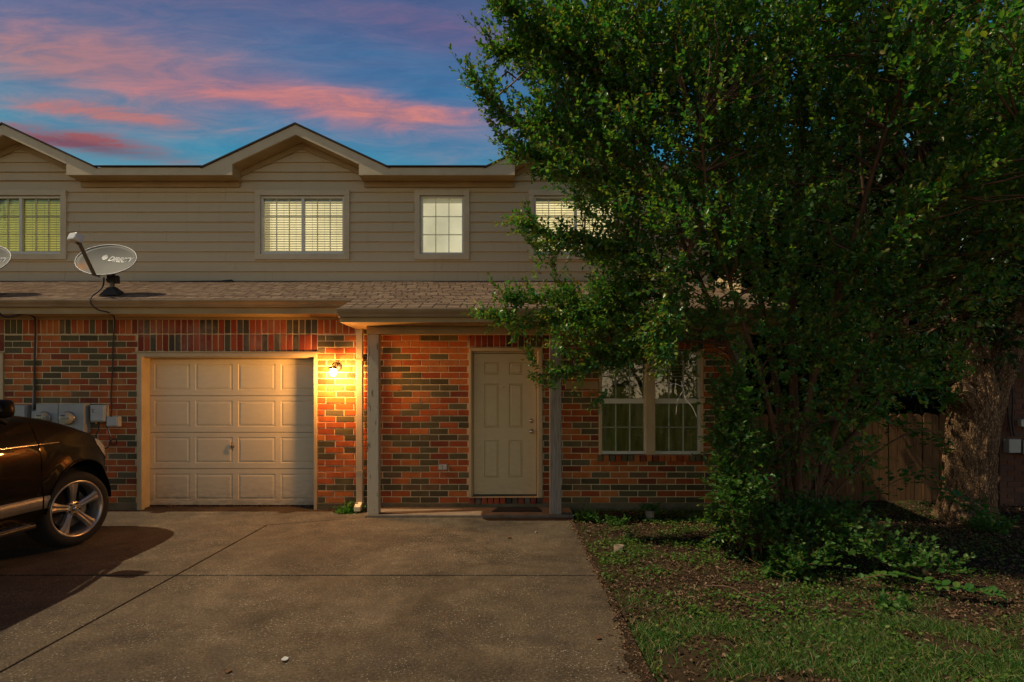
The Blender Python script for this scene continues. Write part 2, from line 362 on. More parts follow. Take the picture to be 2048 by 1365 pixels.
class MB:
    def __init__(s): s.v = []; s.f = []
    def add(s, vs, fs):
        b = len(s.v); s.v += [tuple(x) for x in vs]; s.f += [tuple(i + b for i in f) for f in fs]; return s
    def box(s, x0, x1, y0, y1, z0, z1):
        return s.add([(x0, y0, z0), (x1, y0, z0), (x1, y1, z0), (x0, y1, z0), (x0, y0, z1), (x1, y0, z1), (x1, y1, z1), (x0, y1, z1)],
                     [(0, 1, 5, 4), (1, 2, 6, 5), (2, 3, 7, 6), (3, 0, 4, 7), (4, 5, 6, 7), (3, 2, 1, 0)])
    def extr(s, pts, d):          # polygon + offset vector
        n = len(pts); d = Vector(d); a = [Vector(p) for p in pts]
        return s.add(a + [p + d for p in a], [tuple(range(n)), tuple(range(2 * n - 1, n - 1, -1))] + [(i, i + n, (i + 1) % n + n, (i + 1) % n) for i in range(n)])
    def prism(s, xz, y0, y1): return s.extr([(x, y0, z) for x, z in xz], (0, y1 - y0, 0))
    def prismx(s, yz, x0, x1): return s.extr([(x0, y, z) for y, z in yz], (x1 - x0, 0, 0))
    def prismz(s, xy, z0, z1): return s.extr([(x, y, z0) for x, y in xy], (0, 0, z1 - z0))
    def tube(s, pts, rad, n=8, cap=True):
        pts = [Vector(p) for p in pts]; m = len(pts)
        if isinstance(rad, (int, float)): rad = [rad] * m
        rings = []; ref = None
        for i, p in enumerate(pts):
            t = (pts[min(i + 1, m - 1)] - pts[max(i - 1, 0)]).normalized()
            if ref is None: ref = t.orthogonal().normalized()
            ref = (ref - t * ref.dot(t)).normalized(); b = t.cross(ref)
            rings.append([p + (ref * math.cos(2 * math.pi * k / n) + b * math.sin(2 * math.pi * k / n)) * rad[i] for k in range(n)])
        fs = [(i * n + k, i * n + (k + 1) % n, (i + 1) * n + (k + 1) % n, (i + 1) * n + k) for i in range(m - 1) for k in range(n)]
        if cap: fs += [tuple(range(n - 1, -1, -1)), tuple((m - 1) * n + k for k in range(n))]
        return s.add([q for r in rings for q in r], fs)
    def lathe(s, prof, mat4=None, n=40, axis='X'):      # prof: (radius, axial) closed or open; about local X
        mat4 = mat4 or Matrix.Identity(4); m = len(prof); vs = []
        for r, a in prof:
            for k in range(n):
                th = 2 * math.pi * k / n
                vs.append(mat4 @ (Vector((a, r * math.cos(th), r * math.sin(th))) if axis == 'X' else Vector((r * math.cos(th), r * math.sin(th), a)) if axis == 'Z' else Vector((r * math.cos(th), a, r * math.sin(th)))))
        return s.add(vs, [(i * n + k, i * n + (k + 1) % n, (i + 1) * n + (k + 1) % n, (i + 1) * n + k) for i in range(m - 1) for k in range(n)])
    def mesh(s, name, smooth=False):
        me = bpy.data.meshes.new(name); me.from_pydata(s.v, [], s.f); me.validate()
        bm = bmesh.new(); bm.from_mesh(me); bmesh.ops.recalc_face_normals(bm, faces=bm.faces); bm.to_mesh(me); bm.free()
        if smooth: me.shade_smooth()
        return me
    def build(s, name, mat, parent=None, smooth=False, kind=None, bevel=0, sub=0):
        o = link(name, s.mesh(name, smooth), mat, parent, kind)
        if bevel:
            b = o.modifiers.new('bevel', 'BEVEL'); b.width = bevel; b.segments = 2; b.limit_method = 'ANGLE'
        if sub: b = o.modifiers.new('sub', 'SUBSURF'); b.levels = b.render_levels = sub
        return o
def spline(pts, n=6):
    pts = [Vector(p) for p in pts]; out = []
    for i in range(len(pts) - 1):
        p0, p1, p2, p3 = pts[max(i - 1, 0)], pts[i], pts[i + 1], pts[min(i + 2, len(pts) - 1)]
        for k in range(n):
            t = k / n; out.append(.5 * ((2 * p1) + (p2 - p0) * t + (2 * p0 - 5 * p1 + 4 * p2 - p3) * t * t + (3 * p1 - p0 - 3 * p2 + p3) * t ** 3))
    return out + [pts[-1]]
def copy_tree(o, parent=None):
    c = o.copy(); COL.objects.link(c)
    if parent: c.parent = parent; c.matrix_parent_inverse = o.matrix_parent_inverse.copy()
    for ch in list(o.children): copy_tree(ch, c)
    return c
def rects_minus(x0, x1, z0, z1, holes):
    xs = sorted({x0, x1} | {min(max(h[i], x0), x1) for h in holes for i in (0, 1)}); out = []
    for a, b in zip(xs[:-1], xs[1:]):
        if b - a < 1e-6: continue
        m = (a + b) / 2; segs = [(z0, z1)]
        for h in holes:
            if h[0] < m < h[1]:
                ns = []
                for s0, s1 in segs:
                    if h[3] <= s0 or h[2] >= s1: ns.append((s0, s1)); continue
                    if h[2] > s0: ns.append((s0, h[2]))
                    if h[3] < s1: ns.append((h[3], s1))
                segs = ns
        out += [(a, b, s0, s1) for s0, s1 in segs if s1 - s0 > 1e-6]
    return out
def np_mesh(name, V, faces, mat, parent=None, kind=None, smooth=False):
    me = bpy.data.meshes.new(name); nf, k = faces.shape
    me.vertices.add(len(V)); me.vertices.foreach_set('co', V.astype(np.float32).ravel())
    me.loops.add(nf * k); me.loops.foreach_set('vertex_index', faces.astype(np.int32).ravel())
    me.polygons.add(nf); me.polygons.foreach_set('loop_start', np.arange(0, nf * k, k, dtype=np.int32)); me.polygons.foreach_set('loop_total', np.full(nf, k, dtype=np.int32))
    me.update(calc_edges=True)
    return link(name, me, mat, parent, kind)
def unit(a): return a / np.maximum(np.linalg.norm(a, axis=-1, keepdims=True), 1e-9)
def leaves(name, O, A, L, Wd, mat, parent=None, kind='stuff', curl=.18, up=None):
    """O base points, A axes, L lengths, Wd widths -> folded six-sided leaves."""
    n = len(O); A = unit(A)
    if up is None: up = unit(RNG.normal(size=(n, 3)) * .55 + np.array([0, 0, 1.]))
    S = unit(np.cross(A, up)); U = np.cross(S, A)
    tmpl = np.array([[0, 0, 0], [.30, .46, .16], [.68, .44, .10], [1, 0, -.12], [.68, -.44, .10], [.30, -.46, .16]])
    t = np.repeat(tmpl[None], n, 0); t[:, :, 2] *= (curl / .18)
    V = O[:, None] + A[:, None] * t[:, :, :1] * L[:, None, None] + S[:, None] * t[:, :, 1:2] * Wd[:, None, None] + U[:, None] * t[:, :, 2:] * Wd[:, None, None]
    b = (np.arange(n) * 6)[:, None]
    Fc = np.concatenate([b + np.array([[0, 1, 2, 3]]), b + np.array([[0, 3, 4, 5]])])
    return np_mesh(name, V.reshape(-1, 3), Fc, mat, parent, kind)
def sticks(name, A, B, ra, rb, mat, parent=None, kind='stuff'):
    n = len(A); D = unit(B - A); ref = unit(np.cross(D, np.array([.3, .5, .81]))); b2 = np.cross(D, ref); V = np.zeros((n, 6, 3))
    for k in range(3):
        c, s = math.cos(2.094 * k), math.sin(2.094 * k); o = ref * c + b2 * s
        V[:, k] = A + o * np.reshape(ra, (-1, 1)); V[:, 3 + k] = B + o * np.reshape(rb, (-1, 1))
    b = (np.arange(n) * 6)[:, None]
    Fc = np.concatenate([b + np.array([[k, (k + 1) % 3, 3 + (k + 1) % 3, 3 + k]]) for k in range(3)])
    return np_mesh(name, V.reshape(-1, 3), Fc, mat, parent, kind)
# ------------------------------------------------------------------ ground, driveway
YW, YU, YF = 7.67, 9.0, 8.70
def ground_z(x, y):
    return -.028 + .012 * math.sin(x * 1.7 + 1) * math.sin(y * 1.3) + (.03 if x > .9 and y > 7.2 else 0) * .5
g = MB(); xs = [-300, -60, -20] + [-12 + .5 * i for i in range(60)] + [25, 80, 300]; ys = [-300, -60, -12] + [-8 + .5 * i for i in range(60)] + [30, 80, 300]
for y in ys:
    for x in xs: g.v.append((x, y, ground_z(x, y) if abs(x) < 30 and abs(y) < 30 else -.03))
nx = len(xs)
g.f = [(j * nx + i, j * nx + i + 1, (j + 1) * nx + i + 1, (j + 1) * nx + i) for j in range(len(ys) - 1) for i in range(nx - 1)]
g.build('ground', M['soil'], smooth=True, kind='structure')
drive = empty('driveway', (0, 0, 0), kind='structure')
dpoly = [[(-9.6, -6), (-2.858, -6), (-2.858, 4.898), (-9.6, 4.898)], [(-2.842, -6), (.81, -6), (.81, 4.898), (-2.842, 4.898)],
         [(-9.6, 4.922), (-2.858, 4.922), (-2.858, 6.79), (-1.786, 7.185), (-1.786, 7.66), (-2.30, 7.66), (-2.30, 7.98), (-9.6, 7.98)],
         [(-2.842, 4.922), (.81, 4.922), (.81, 7.185), (-1.77, 7.185), (-2.842, 6.776)]]
for p in dpoly: MB().prismz(p, -.12, 0).build('concrete_slab', M['concrete'], drive, kind='structure', bevel=.006)
MB().box(-9.6, .80, -6, 7.6, -.13, -.055).build('joint_filler', M['black'], drive, kind='structure')
MB().box(-1.762, .86, 7.192, 7.66, -.1, .035).build('porch_slab', M['porchcrete'], kind='structure', bevel=.012)

# ------------------------------------------------------------------ townhouse
HX0, HX1 = -9.6, 3.22
house = empty('townhouse', (-3, YW, 0), 'two storey townhouse with red brick ground floor and tan lap siding above', 'house')
G1, G0 = (-4.967, -2.541, -.05, 2.129), (-9.19, -6.764, -.05, 2.129)
DO, WO = (-.499, .492, .08, 2.19), (1.253, 2.662, .66, 2.156)
holes = [G0, G1, DO, WO]
w = MB()
for a, b, c, d in rects_minus(HX0, HX1, .09, 2.60, holes): w.box(a, b, YW + .005, YW + .12, c, d)
w.box(HX0, HX1, YW + .12, YW + .2, 2.2, 2.6)
w.box(HX1 - .012, HX1, YW + .12, 9.6, .09, 3.3)
wall = w.build('brick_wall', M['mortar'], house)
for a, b, c, d in rects_minus(HX0, HX1 + .01, -.1, .092, [(G0[0], G0[1], -1, 1), (G1[0], G1[1], -1, 1), (-9, -9, 0, 0)]): MB().box(a, b, YW - .012, YW + .14, c, d).build('foundation', M['concrete_foot'], house, bevel=.006)
# brick meshes, unit size 1 x 1 (scaled per brick), shared
def brick_mesh(kind, seed):
    r = random.Random(seed); m = MB(); ins = .012; j = lambda: r.uniform(-.010, .010)
    m.v = [(-.5, 0.06, -.5), (.5, .06, -.5), (.5, .06, .5), (-.5, .06, .5)]
    ax, az = (.016, .05) if kind == 'h' else (.05, .016)
    f0 = [(-.5, -.5), (.5, -.5), (.5, .5), (-.5, .5)]
    m.v += [(x + j() * .6, .004, z + j() * 2) for x, z in f0]
    m.v += [(x * (1 - 2 * ax) + j() * .5, -.001 + r.uniform(-.0015, .0015), z * (1 - 2 * az) + j() * 2) for x, z in f0]
    for k in range(4):
        l = (k + 1) % 4; m.f += [(k, l, 4 + l, 4 + k), (4 + k, 4 + l, 8 + l, 8 + k)]
    m.f.append((8, 9, 10, 11))
    me = m.mesh('brick'); return me
BMH = [brick_mesh('h', i) for i in range(6)]; BMV = [brick_mesh('v', 20 + i) for i in range(6)]
for b in BMH: b.materials.append(M['brick'])
BMV2 = [b.copy() for b in BMV]
for b in BMV: b.materials.append(M['brick'])
for b in BMV2: b.materials.append(M['brick_dark'])
bricks = []          # (x0,x1,z0,z1,kind,y)
PH, BL, JT = .0825, .2555, .0115
def run_rows(x0, x1, zb, zt, holes_):
    PH = (zt - zb) / max(1, round((zt - zb) / .0825)); k = 0
    z = zb
    while z + PH * .6 < zt:
        z1 = z + PH - JT; off = (BL / 2 if k % 2 else 0) + random.uniform(-.012, .012); x = x0 - 1 + off
        while x < x1:
            segs = [(max(x, x0), min(x + BL - JT, x1))]
            for h in holes_:
                if h[2] < z1 - .02 and h[3] > z + .02:
                    ns = []
                    for s0, s1 in segs:
                        if h[1] <= s0 or h[0] >= s1: ns.append((s0, s1)); continue
                        if h[0] > s0: ns.append((s0, h[0] - .004))
                        if h[1] < s1: ns.append((h[1] + .004, s1))
                    segs = ns
            for s0, s1 in segs:
                if s1 - s0 > .03: bricks.append((s0, s1, z, z1, 'h', YW))
            x += BL
        z += PH; k += 1
def soldiers(x0, x1, z0, z1, kind='v', y=YW, pitch=PH):
    n = max(1, round((x1 - x0) / pitch)); p = (x1 - x0) / n
    for i in range(n): bricks.append((x0 + i * p + JT / 2, x0 + (i + 1) * p - JT / 2, z0, z1, kind, y))
SB = 2.368
dh = [(G0[0], G0[1], -1, 3), (G1[0], G1[1], -1, 3), (DO[0], DO[1], .0, 2.372), (WO[0], WO[1], .655, 2.372)]
run_rows(HX0, HX1, .095, SB - .006, dh)
run_rows(-1.95, HX1, SB + .004, 2.59, [])
run_rows(-1.76, DO[0] - .006, .040, .095, [])
for a, b in ((HX0, G0[0]), (G0[1], G1[0]), (G1[1], -1.95)): soldiers(a, b, SB + .004, 2.574, 'v')
for G in (G0, G1):
    soldiers(G[0], G[1], SB + .006, 2.576, 'd'); soldiers(G[0], G[1], 2.139, SB - .006, 'd')
soldiers(DO[0], DO[1], 2.196, SB - .004, 'd'); soldiers(WO[0], WO[1], 2.162, SB - .004, 'd')
soldiers(DO[0], DO[1], .085, .165, 'd', YW - .025); soldiers(WO[0] - .03, WO[1] + .13, .655, .735, 'v', YW - .03)
def seen(b):
    x, z = (b[0] + b[1]) / 2, (b[2] + b[3]) / 2; px, py = CX + x * F / YW, CY - (z - H) * F / YW
    if not (0 < px < 1440) or z > 2.57: return 9e9
    if px < 215 and py > 850: return 9e9
    full = (b[1] - b[0]) * (b[3] - b[2]) > .014
    if (px > 1020 and py < 730) or px > 1410 or 705 < px < 728 or (px > 750 and py < 672): return 5e5
    return abs(px - 720) + abs(py - 800) * .3 + (0 if full else 1e4)
order = sorted(range(len(bricks)), key=lambda i: seen(bricks[i])); single = set(order[:300])
stuffm = {}
for i, (x0, x1, z0, z1, kd, y) in enumerate(bricks):
    me = {'h': BMH, 'v': BMV, 'd': BMV2}[kd][i % 6]
    if i in single:
        o = bpy.data.objects.new('brick', me); COL.objects.link(o); o.parent = wall
        o.matrix_parent_inverse = world_of(wall).inverted(); o.location = ((x0 + x1) / 2, y, (z0 + z1) / 2); o.scale = (x1 - x0, 1, z1 - z0)
        o.location.y += random.uniform(-.0025, .002)
    else:
        mb = stuffm.setdefault('brick_dark' if kd == 'd' else 'brick', MB()); dy_ = random.uniform(-.0025, .002)
        mb.add([(v_.co.x * (x1 - x0) + (x0 + x1) / 2, v_.co.y + y + dy_, v_.co.z * (z1 - z0) + (z0 + z1) / 2) for v_ in me.vertices], [tuple(p.vertices) for p in me.polygons])
for k, mb in stuffm.items(): mb.build('brickwork', M[k], wall, kind='stuff')
# steel lintel edge above each garage opening
for G in (G0, G1): MB().box(G[0] - .06, G[1] + .02, YW - .02, YW + .10, 2.112, 2.128).build('lintel_strip', M['trim_warm'], house)

# garage doors
def garage(G):
    x0, x1 = G[0], G[1]; f = MB(); zt = 2.110
    f.box(x0 + .003, x0 + .07, YW - .022, YW + .045, -.02, zt); f.box(x1 - .045, x1 - .003, YW - .022, YW + .045, -.02, zt); f.box(x0 + .07, x1 - .045, YW - .022, YW + .045, zt - .05, zt)
    f.box(x0 + .003, x0 + .022, YW + .045, YW + .36, -.02, zt - .002); f.box(x1 - .03, x1 - .003, YW + .045, YW + .36, -.02, zt - .002); f.box(x0 + .022, x1 - .03, YW + .045, YW + .36, zt - .06, zt - .003)
    f.build('garage_frame', M['jamb'], house, bevel=.004)
    gd = MB().box(x0 + .02, x1 - .02, YW + .30, YW + .34, .012, 2.06).build('garage_door', M['garage'], house)
    YD = YW + .235; a, b = x0 + .024, x1 - .032; zs = [.018, .525, 1.032, 1.539, 2.05]
    for i in range(4):
        m = MB(); z0, z1 = zs[i], zs[i + 1] - .008; pw = (b - a) / 4
        # frame face with four recesses
        hs = []
        for k in range(4):
            q0 = a + pw * k + (.036 if k else .06); q1 = a + pw * (k + 1) - .040; hs.append((q0, q1, z0 + .075, z1 - .065))
        for r in rects_minus(a, b, z0, z1, hs): m.box(r[0], r[1], YD, YD + .05, r[2], r[3])
        m.build('section', M['garage'], gd)
        for q in hs:
            p = MB(); e = .038
            o4 = [(q[0], q[2]), (q[1], q[2]), (q[1], q[3]), (q[0], q[3])]; i4 = [(q[0] + e, q[2] + e), (q[1] - e, q[2] + e), (q[1] - e, q[3] - e), (q[0] + e, q[3] - e)]
            s4 = [(q[0] + .010, q[2] + .010), (q[1] - .010, q[2] + .010), (q[1] - .010, q[3] - .010), (q[0] + .010, q[3] - .010)]
            p.v = [(x, YD - .0005, z) for x, z in o4] + [(x, YD + .008, z) for x, z in s4] + [(x, YD - .001, z) for x, z in i4]
            for k in range(4):
                l = (k + 1) % 4; p.f += [(k, l, 4 + l, 4 + k), (4 + k, 4 + l, 8 + l, 8 + k)]
            p.f.append((8, 9, 10, 11)); p.build('panel', M['garage'], gd)
    hx, hz = PX(465, YD), PZ(893, YD)
    hd = MB().lathe([(0, -.012), (.022, -.010), (.026, 0)], Matrix.Translation((hx, YD, hz)), 16, 'Y'); hd.tube([(hx, YD - .02, hz + .055), (hx + .004, YD - .03, hz), (hx + .012, YD - .022, hz - .06)], [.007, .010, .006], 8)
    hd.build('handle', M['steel'], gd, True)
    sl = MB().box(a, b, YD - .012, YD + .03, -.005, .02); sl.build('bottom_seal', M['rubber'], gd)
garage(G1); garage(G0)
# front door
DX0, DX1 = PX(947, YW + .08), PX(1073, YW + .08); DZ0, DZ1 = PZ(990, YW + .08), PZ(708, YW + .08); YD = YW + .08
f = MB()
f.box(DO[0] + .002, DX0 - .02, YW - .028, YW + .05, .17, 2.184); f.box(DX1 + .015, DO[1] - .002, YW - .028, YW + .05, .17, 2.184); f.box(DX0 - .02, DX1 + .015, YW - .028, YW + .05, DZ1 + .03, 2.184)
f.box(DO[0] + .005, DX0 - .006, YW + .05, YW + .16, .17, 2.18); f.box(DX1 + .006, DO[1] - .005, YW + .05, YW + .16, .17, 2.18); f.box(DX0 - .006, DX1 + .006, YW + .05, YW + .16, DZ1 + .006, 2.18)
f.box(DO[0] + .002, DO[1] - .002, YW - .03, YW + .2, .1662, DZ0 - .012)
f.build('door_frame', M['jamb'], house, bevel=.005)
MB().box(DO[0], DO[1], YW + .16, YW + .2, .1, 2.19).build('door_backing', M['black'], house)
MB().box(DX0, DX1, YD - .01, YD + .05, DZ0 - .012, DZ0 + .004).build('threshold', M['rubber'], house)
fd = None; m = MB(); pan = [(968, 998, 725, 750), (1018, 1045, 725, 750), (968, 998, 768, 856), (1018, 1045, 768, 856), (968, 997, 881, 956), (1017, 1045, 881, 956)]
hs = [(PX(a, YD), PX(b, YD), PZ(d, YD), PZ(c, YD)) for a, b, c, d in pan]
for r in rects_minus(DX0, DX1, DZ0 + .006, DZ1, hs): m.box(r[0], r[1], YD, YD + .04, r[2], r[3])
fd = m.build('front_door', M['door'], house)
for q in hs:
    p = MB(); e = .034; o4 = [(q[0], q[2]), (q[1], q[2]), (q[1], q[3]), (q[0], q[3])]; s4 = [(q[0] + .01, q[2] + .01), (q[1] - .01, q[2] + .01), (q[1] - .01, q[3] - .01), (q[0] + .01, q[3] - .01)]; i4 = [(q[0] + e, q[2] + e), (q[1] - e, q[2] + e), (q[1] - e, q[3] - e), (q[0] + e, q[3] - e)]
    p.v = [(x, YD - .002, z) for x, z in o4] + [(x, YD + .013, z) for x, z in s4] + [(x, YD - .001, z) for x, z in i4]
    for k in range(4):
        l = (k + 1) % 4; p.f += [(k, l, 4 + l, 4 + k), (4 + k, 4 + l, 8 + l, 8 + k)]
    p.f.append((8, 9, 10, 11)); p.build('panel', M['door'], fd)
for nm, py, r in (('deadbolt', 842, .030), ('knob', 863, .032)):
    c = Matrix.Translation((PX(1063, YD), YD, PZ(py, YD)))
    pr = [(r * 1.05, 0), (r * 1.05, -.008), (r * .5, -.012)] + ([(r * .42, -.035), (r * .85, -.045), (r * .95, -.06), (r * .6, -.075), (0, -.078)] if nm == 'knob' else [(r * .7, -.014), (r * .65, -.026), (0, -.028)])
    MB().lathe(pr, c, 24, 'Y').build(nm, M['chrome'], fd, True)
MB().lathe([(.008, 0), (.008, -.004), (0, -.005)], Matrix.Translation((PX(1008, YD), YD, PZ(775, YD))), 12, 'Y').build('peephole', M['brass'], fd, True)

# windows
def window(xc, z0, z1, y, units, kind, casing=.085, label=None):
    """units: list of (x0,x1,[ (za,zb) sashes ]) glass areas with cols, rows"""
    X0, X1 = units[0][0] - .035, units[-1][1] + .035
    fr = MB(); gl = [(ux0, ux1, s[0], s[1]) for ux0, ux1, ss in units for s in ss]
    for r in rects_minus(X0, X1, z0, z1, gl): fr.box(r[0], r[1], y - .012, y + .05, r[2], r[3])
    win = fr.build('window', M['vinyl'], house, bevel=.003)
    if label: win['label'] = label
    if casing:
        cs = MB(); c = casing
        cs.box(X0 - c, X1 + c, y - .055, y + .02, z1, z1 + c); cs.box(X0 - c, X1 + c, y - .055, y + .02, z0 - c, z0)
        cs.box(X0 - c, X0, y - .050, y + .02, z0, z1); cs.box(X1, X1 + c, y - .050, y + .02, z0, z1); cs.build('casing', M['trim'], win, bevel=.003)
    mu = MB(); gmat = {'lit': 'glass', 'frost': 'glass', 'dark': 'glass_dark', 'yellow': 'glass_yellow'}[kind]  # lit, yellow and frost kinds get the added glow sheet behind
    for ux0, ux1, ss in units:
        for (s0, s1, cols, rows) in ss:
            for i in range(1, cols): xm = ux0 + (ux1 - ux0) * i / cols; mu.box(xm - .007, xm + .007, y + .012, y + .024, s0, s1)
            for j in range(1, rows):
                zm = s0 + (s1 - s0) * j / rows
                for i in range(cols): a = ux0 + (ux1 - ux0) * i / cols; b = ux0 + (ux1 - ux0) * (i + 1) / cols; mu.box(a + (.007 if i else 0), b - (.007 if i < cols - 1 else 0), y + .013, y + .023, zm - .007, zm + .007)
            for i in range(cols):
                for j in range(rows):
                    a, b = ux0 + (ux1 - ux0) * i / cols, ux0 + (ux1 - ux0) * (i + 1) / cols; c, d = s0 + (s1 - s0) * j / rows, s0 + (s1 - s0) * (j + 1) / rows
                    MB().box(a, b, y + .027, y + .031, c, d).build('pane', M[gmat], win)
    mu.build('muntins', M['muntin'], win, kind='stuff')
    # glowing sheet added behind the panes to brighten them, with reveals
    back = MB().box(X0, X1, y + .34, y + .36, z0, z1).build('glow_backing', M[{'lit': 'back_glow', 'yellow': 'back_glow_dim', 'frost': 'back_glow_frost', 'dark': 'glow_cloth'}[kind]], win)
    rv = MB(); rv.box(X0 - .01, X0, y + .05, y + .36, z0, z1); rv.box(X1, X1 + .01, y + .05, y + .36, z0, z1); rv.box(X0, X1, y + .05, y + .36, z1, z1 + .01); rv.box(X0, X1, y + .05, y + .36, z0 - .01, z0); rv.build('reveal', M['black' if kind == 'dark' else 'blind'], win)
    if kind in ('lit', 'yellow'):
        bl = MB(); z = z0 + .03
        while z < z1 - .02:
            for ux0, ux1, ss in units: bl.prismx([(y + .060, z), (y + .094, z + .022), (y + .096, z + .020), (y + .062, z - .002)], ux0 - .02, ux1 + .02)
            z += .038
        for ux0, ux1, ss in units:
            for k in (.18, .5, .82): xx = ux0 + (ux1 - ux0) * k; bl.box(xx - .002, xx + .002, y + .056, y + .058, z0, z1)
        bl.build('blind', M['blind'], win, kind='stuff')
        MB().box(units[0][0] - .02, units[-1][1] + .02, y + .05, y + .1, z1 - .045, z1 - .01).build('blind_rail', M['blind'], win)
    if kind == 'dark':
        cv = MB(); n = 60; V = []
        for i in range(n + 1):
            x = X0 + (X1 - X0) * i / n; V.append((x, y + .15 + .018 * math.sin(i * 1.35) + .008 * math.sin(i * .6)))
        for i in range(n):
            cv.add([(V[i][0], V[i][1], z0), (V[i + 1][0], V[i + 1][1], z0), (V[i + 1][0], V[i + 1][1], z1), (V[i][0], V[i][1], z1)], [(0, 1, 2, 3)])
        cv.build('curtain', M['glow_cloth'], win, True)
        bl = MB()
        for ux0, ux1, ss in units:
            z = PZ(764, y); bl.box(ux0, ux1, y + .06, y + .09, z - .07, z)
            while z < z1: bl.prismx([(y + .060, z), (y + .090, z + .024), (y + .092, z + .022), (y + .062, z - .002)], ux0, ux1); z += .042
        bl.build('blind', M['blind'], win, kind='stuff')
    return win
zU0, zU1 = PZ(510, YU), PZ(393, YU)
def upper(cx, kind, label=None):
    a, b = cx - .655, cx + .655
    return window(cx, zU0, zU1, YU, [(a + .03, cx - .022, [(zU0 + .05, zU1 - .035, 3, 3)]), (cx + .022, b - .03, [(zU0 + .05, zU1 - .035, 3, 3)])], kind, label=label)
GC = [-7.67, -3.21, 1.10]
upper(GC[0], 'yellow', 'yellow window with a glow added behind closed blinds'); upper(GC[1], 'lit', 'bright window with a glow added behind closed blinds'); upper(GC[2], 'lit', 'window half covered by branches')
sx0, sx1 = PX(845, YU), PX(924, YU)
window(0, zU0, zU1, YU, [(sx0, sx1, [(zU0 + .035, zU1 - .03, 3, 3)])], 'frost', label='narrow pale yellow window with a glow added behind')
YL = YW + .05; zL0, zL1 = .745, 2.14
zm0, zm1 = PZ(806, YL), PZ(799, YL)
def hx(px): return PX(px, YL)
window(0, zL0, zL1, YL, [(hx(1204), hx(1288), [(zL0 + .04, zm0 - .01, 3, 2), (zm1 + .01, zL1 - .04, 3, 2)]), (hx(1310), hx(1396), [(zL0 + .04, zm0 - .01, 3, 2), (zm1 + .01, zL1 - .04, 3, 2)])], 'dark', 0, 'dark ground floor window with white grid')
m = MB(); m.box(hx(1289.5), hx(1308), YW - .02, YL - .014, zL0 + .002, zL1 - .002); m.box(WO[0] + .002, hx(1198) + .03, YW - .012, YL - .014, zL0, zL1); m.box(hx(1401), WO[1] - .002, YW - .012, YL - .014, zL0, zL1)
m.build('window_mullion', M['jamb'], house, bevel=.004)
MB().box(PX(1130, YW), WO[0] - .01, YW - .03, YW + .0, PZ(779, YW), PZ(763, YW)).build('trim_board', M['trim_warm'], house, bevel=.003)

# upper storey: backing, boards
APZ = 5.515; EZ = 4.90; SL = .47
wh = [(GC[i] - .69, GC[i] + .69, zU0, zU1) for i in range(3)] + [(sx0 - .035, sx1 + .035, zU0, zU1)]
bk = MB()
for r in rects_minus(HX0, HX1, 3.2, 5.0, wh): bk.box(r[0], r[1], YU + .012, YU + .1, r[2], r[3])
for c in GC: bk.prism([(c - .98, 5.0), (c + .98, 5.0), (c + .98, 5.07), (c, 5.53), (c - .98, 5.07)], YU + .012, YU + .1)
bk.box(HX1 - .02, HX1, YU + .1, 13.5, 3.2, 5.0)
upw = bk.build('siding_wall', M['trim'], house)
def board(x0, x1, z0, z1, top=None):
    t = top or (x0, x1); v = [(x0, YU - .030, z0), (x1, YU - .030, z0), (t[1], YU - .003, z1), (t[0], YU - .003, z1), (x0, YU + .01, z0), (x1, YU + .01, z0), (t[1], YU + .01, z1), (t[0], YU + .01, z1)]
    MB().add(v, [(0, 1, 2, 3), (0, 4, 5, 1), (1, 5, 6, 2), (2, 6, 7, 3), (3, 7, 4, 0), (4, 7, 6, 5)]).build('siding_board', M['siding'], upw)
BP = .1568; k = 0; z = 3.335
breaks = {0: [-6.97, PX(131, YU), PX(546, YU), PX(957, YU), PX(957, YU) + 3.27], 1: [PX(56, YU), PX(471, YU), PX(883, YU), PX(883, YU) + 3.27]}
while z < APZ - .03:
    z1 = z + BP
    if z < EZ:
        bs = breaks.get(k) or [HX0 + (random.random() * 3) + 3.66 * i for i in range(4)]
        xs_ = [HX0] + sorted(b for b in bs if HX0 < b < HX1) + [HX1]
        for a, b in zip(xs_[:-1], xs_[1:]):
            for r in rects_minus(a + .0015, b - .0015, z, min(z1, 4.93), wh): board(*r)
    zz = max(z, 4.93)
    if z1 > 4.93:
        for c in GC:
            half = lambda q: .965 if q <= 5.064 else max((APZ - q) / SL, 0)
            if z1 > 5.064 > zz: board(c - .965, c + .965, zz, 5.064); board(c - .965, c + .965, 5.064, z1, (c - half(z1), c + half(z1)))
            elif half(zz) > .05: board(c - half(zz), c + half(zz), zz, min(z1, APZ - .01), (c - half(min(z1, APZ - .01)), c + half(min(z1, APZ - .01))))
    z = z1; k += 1
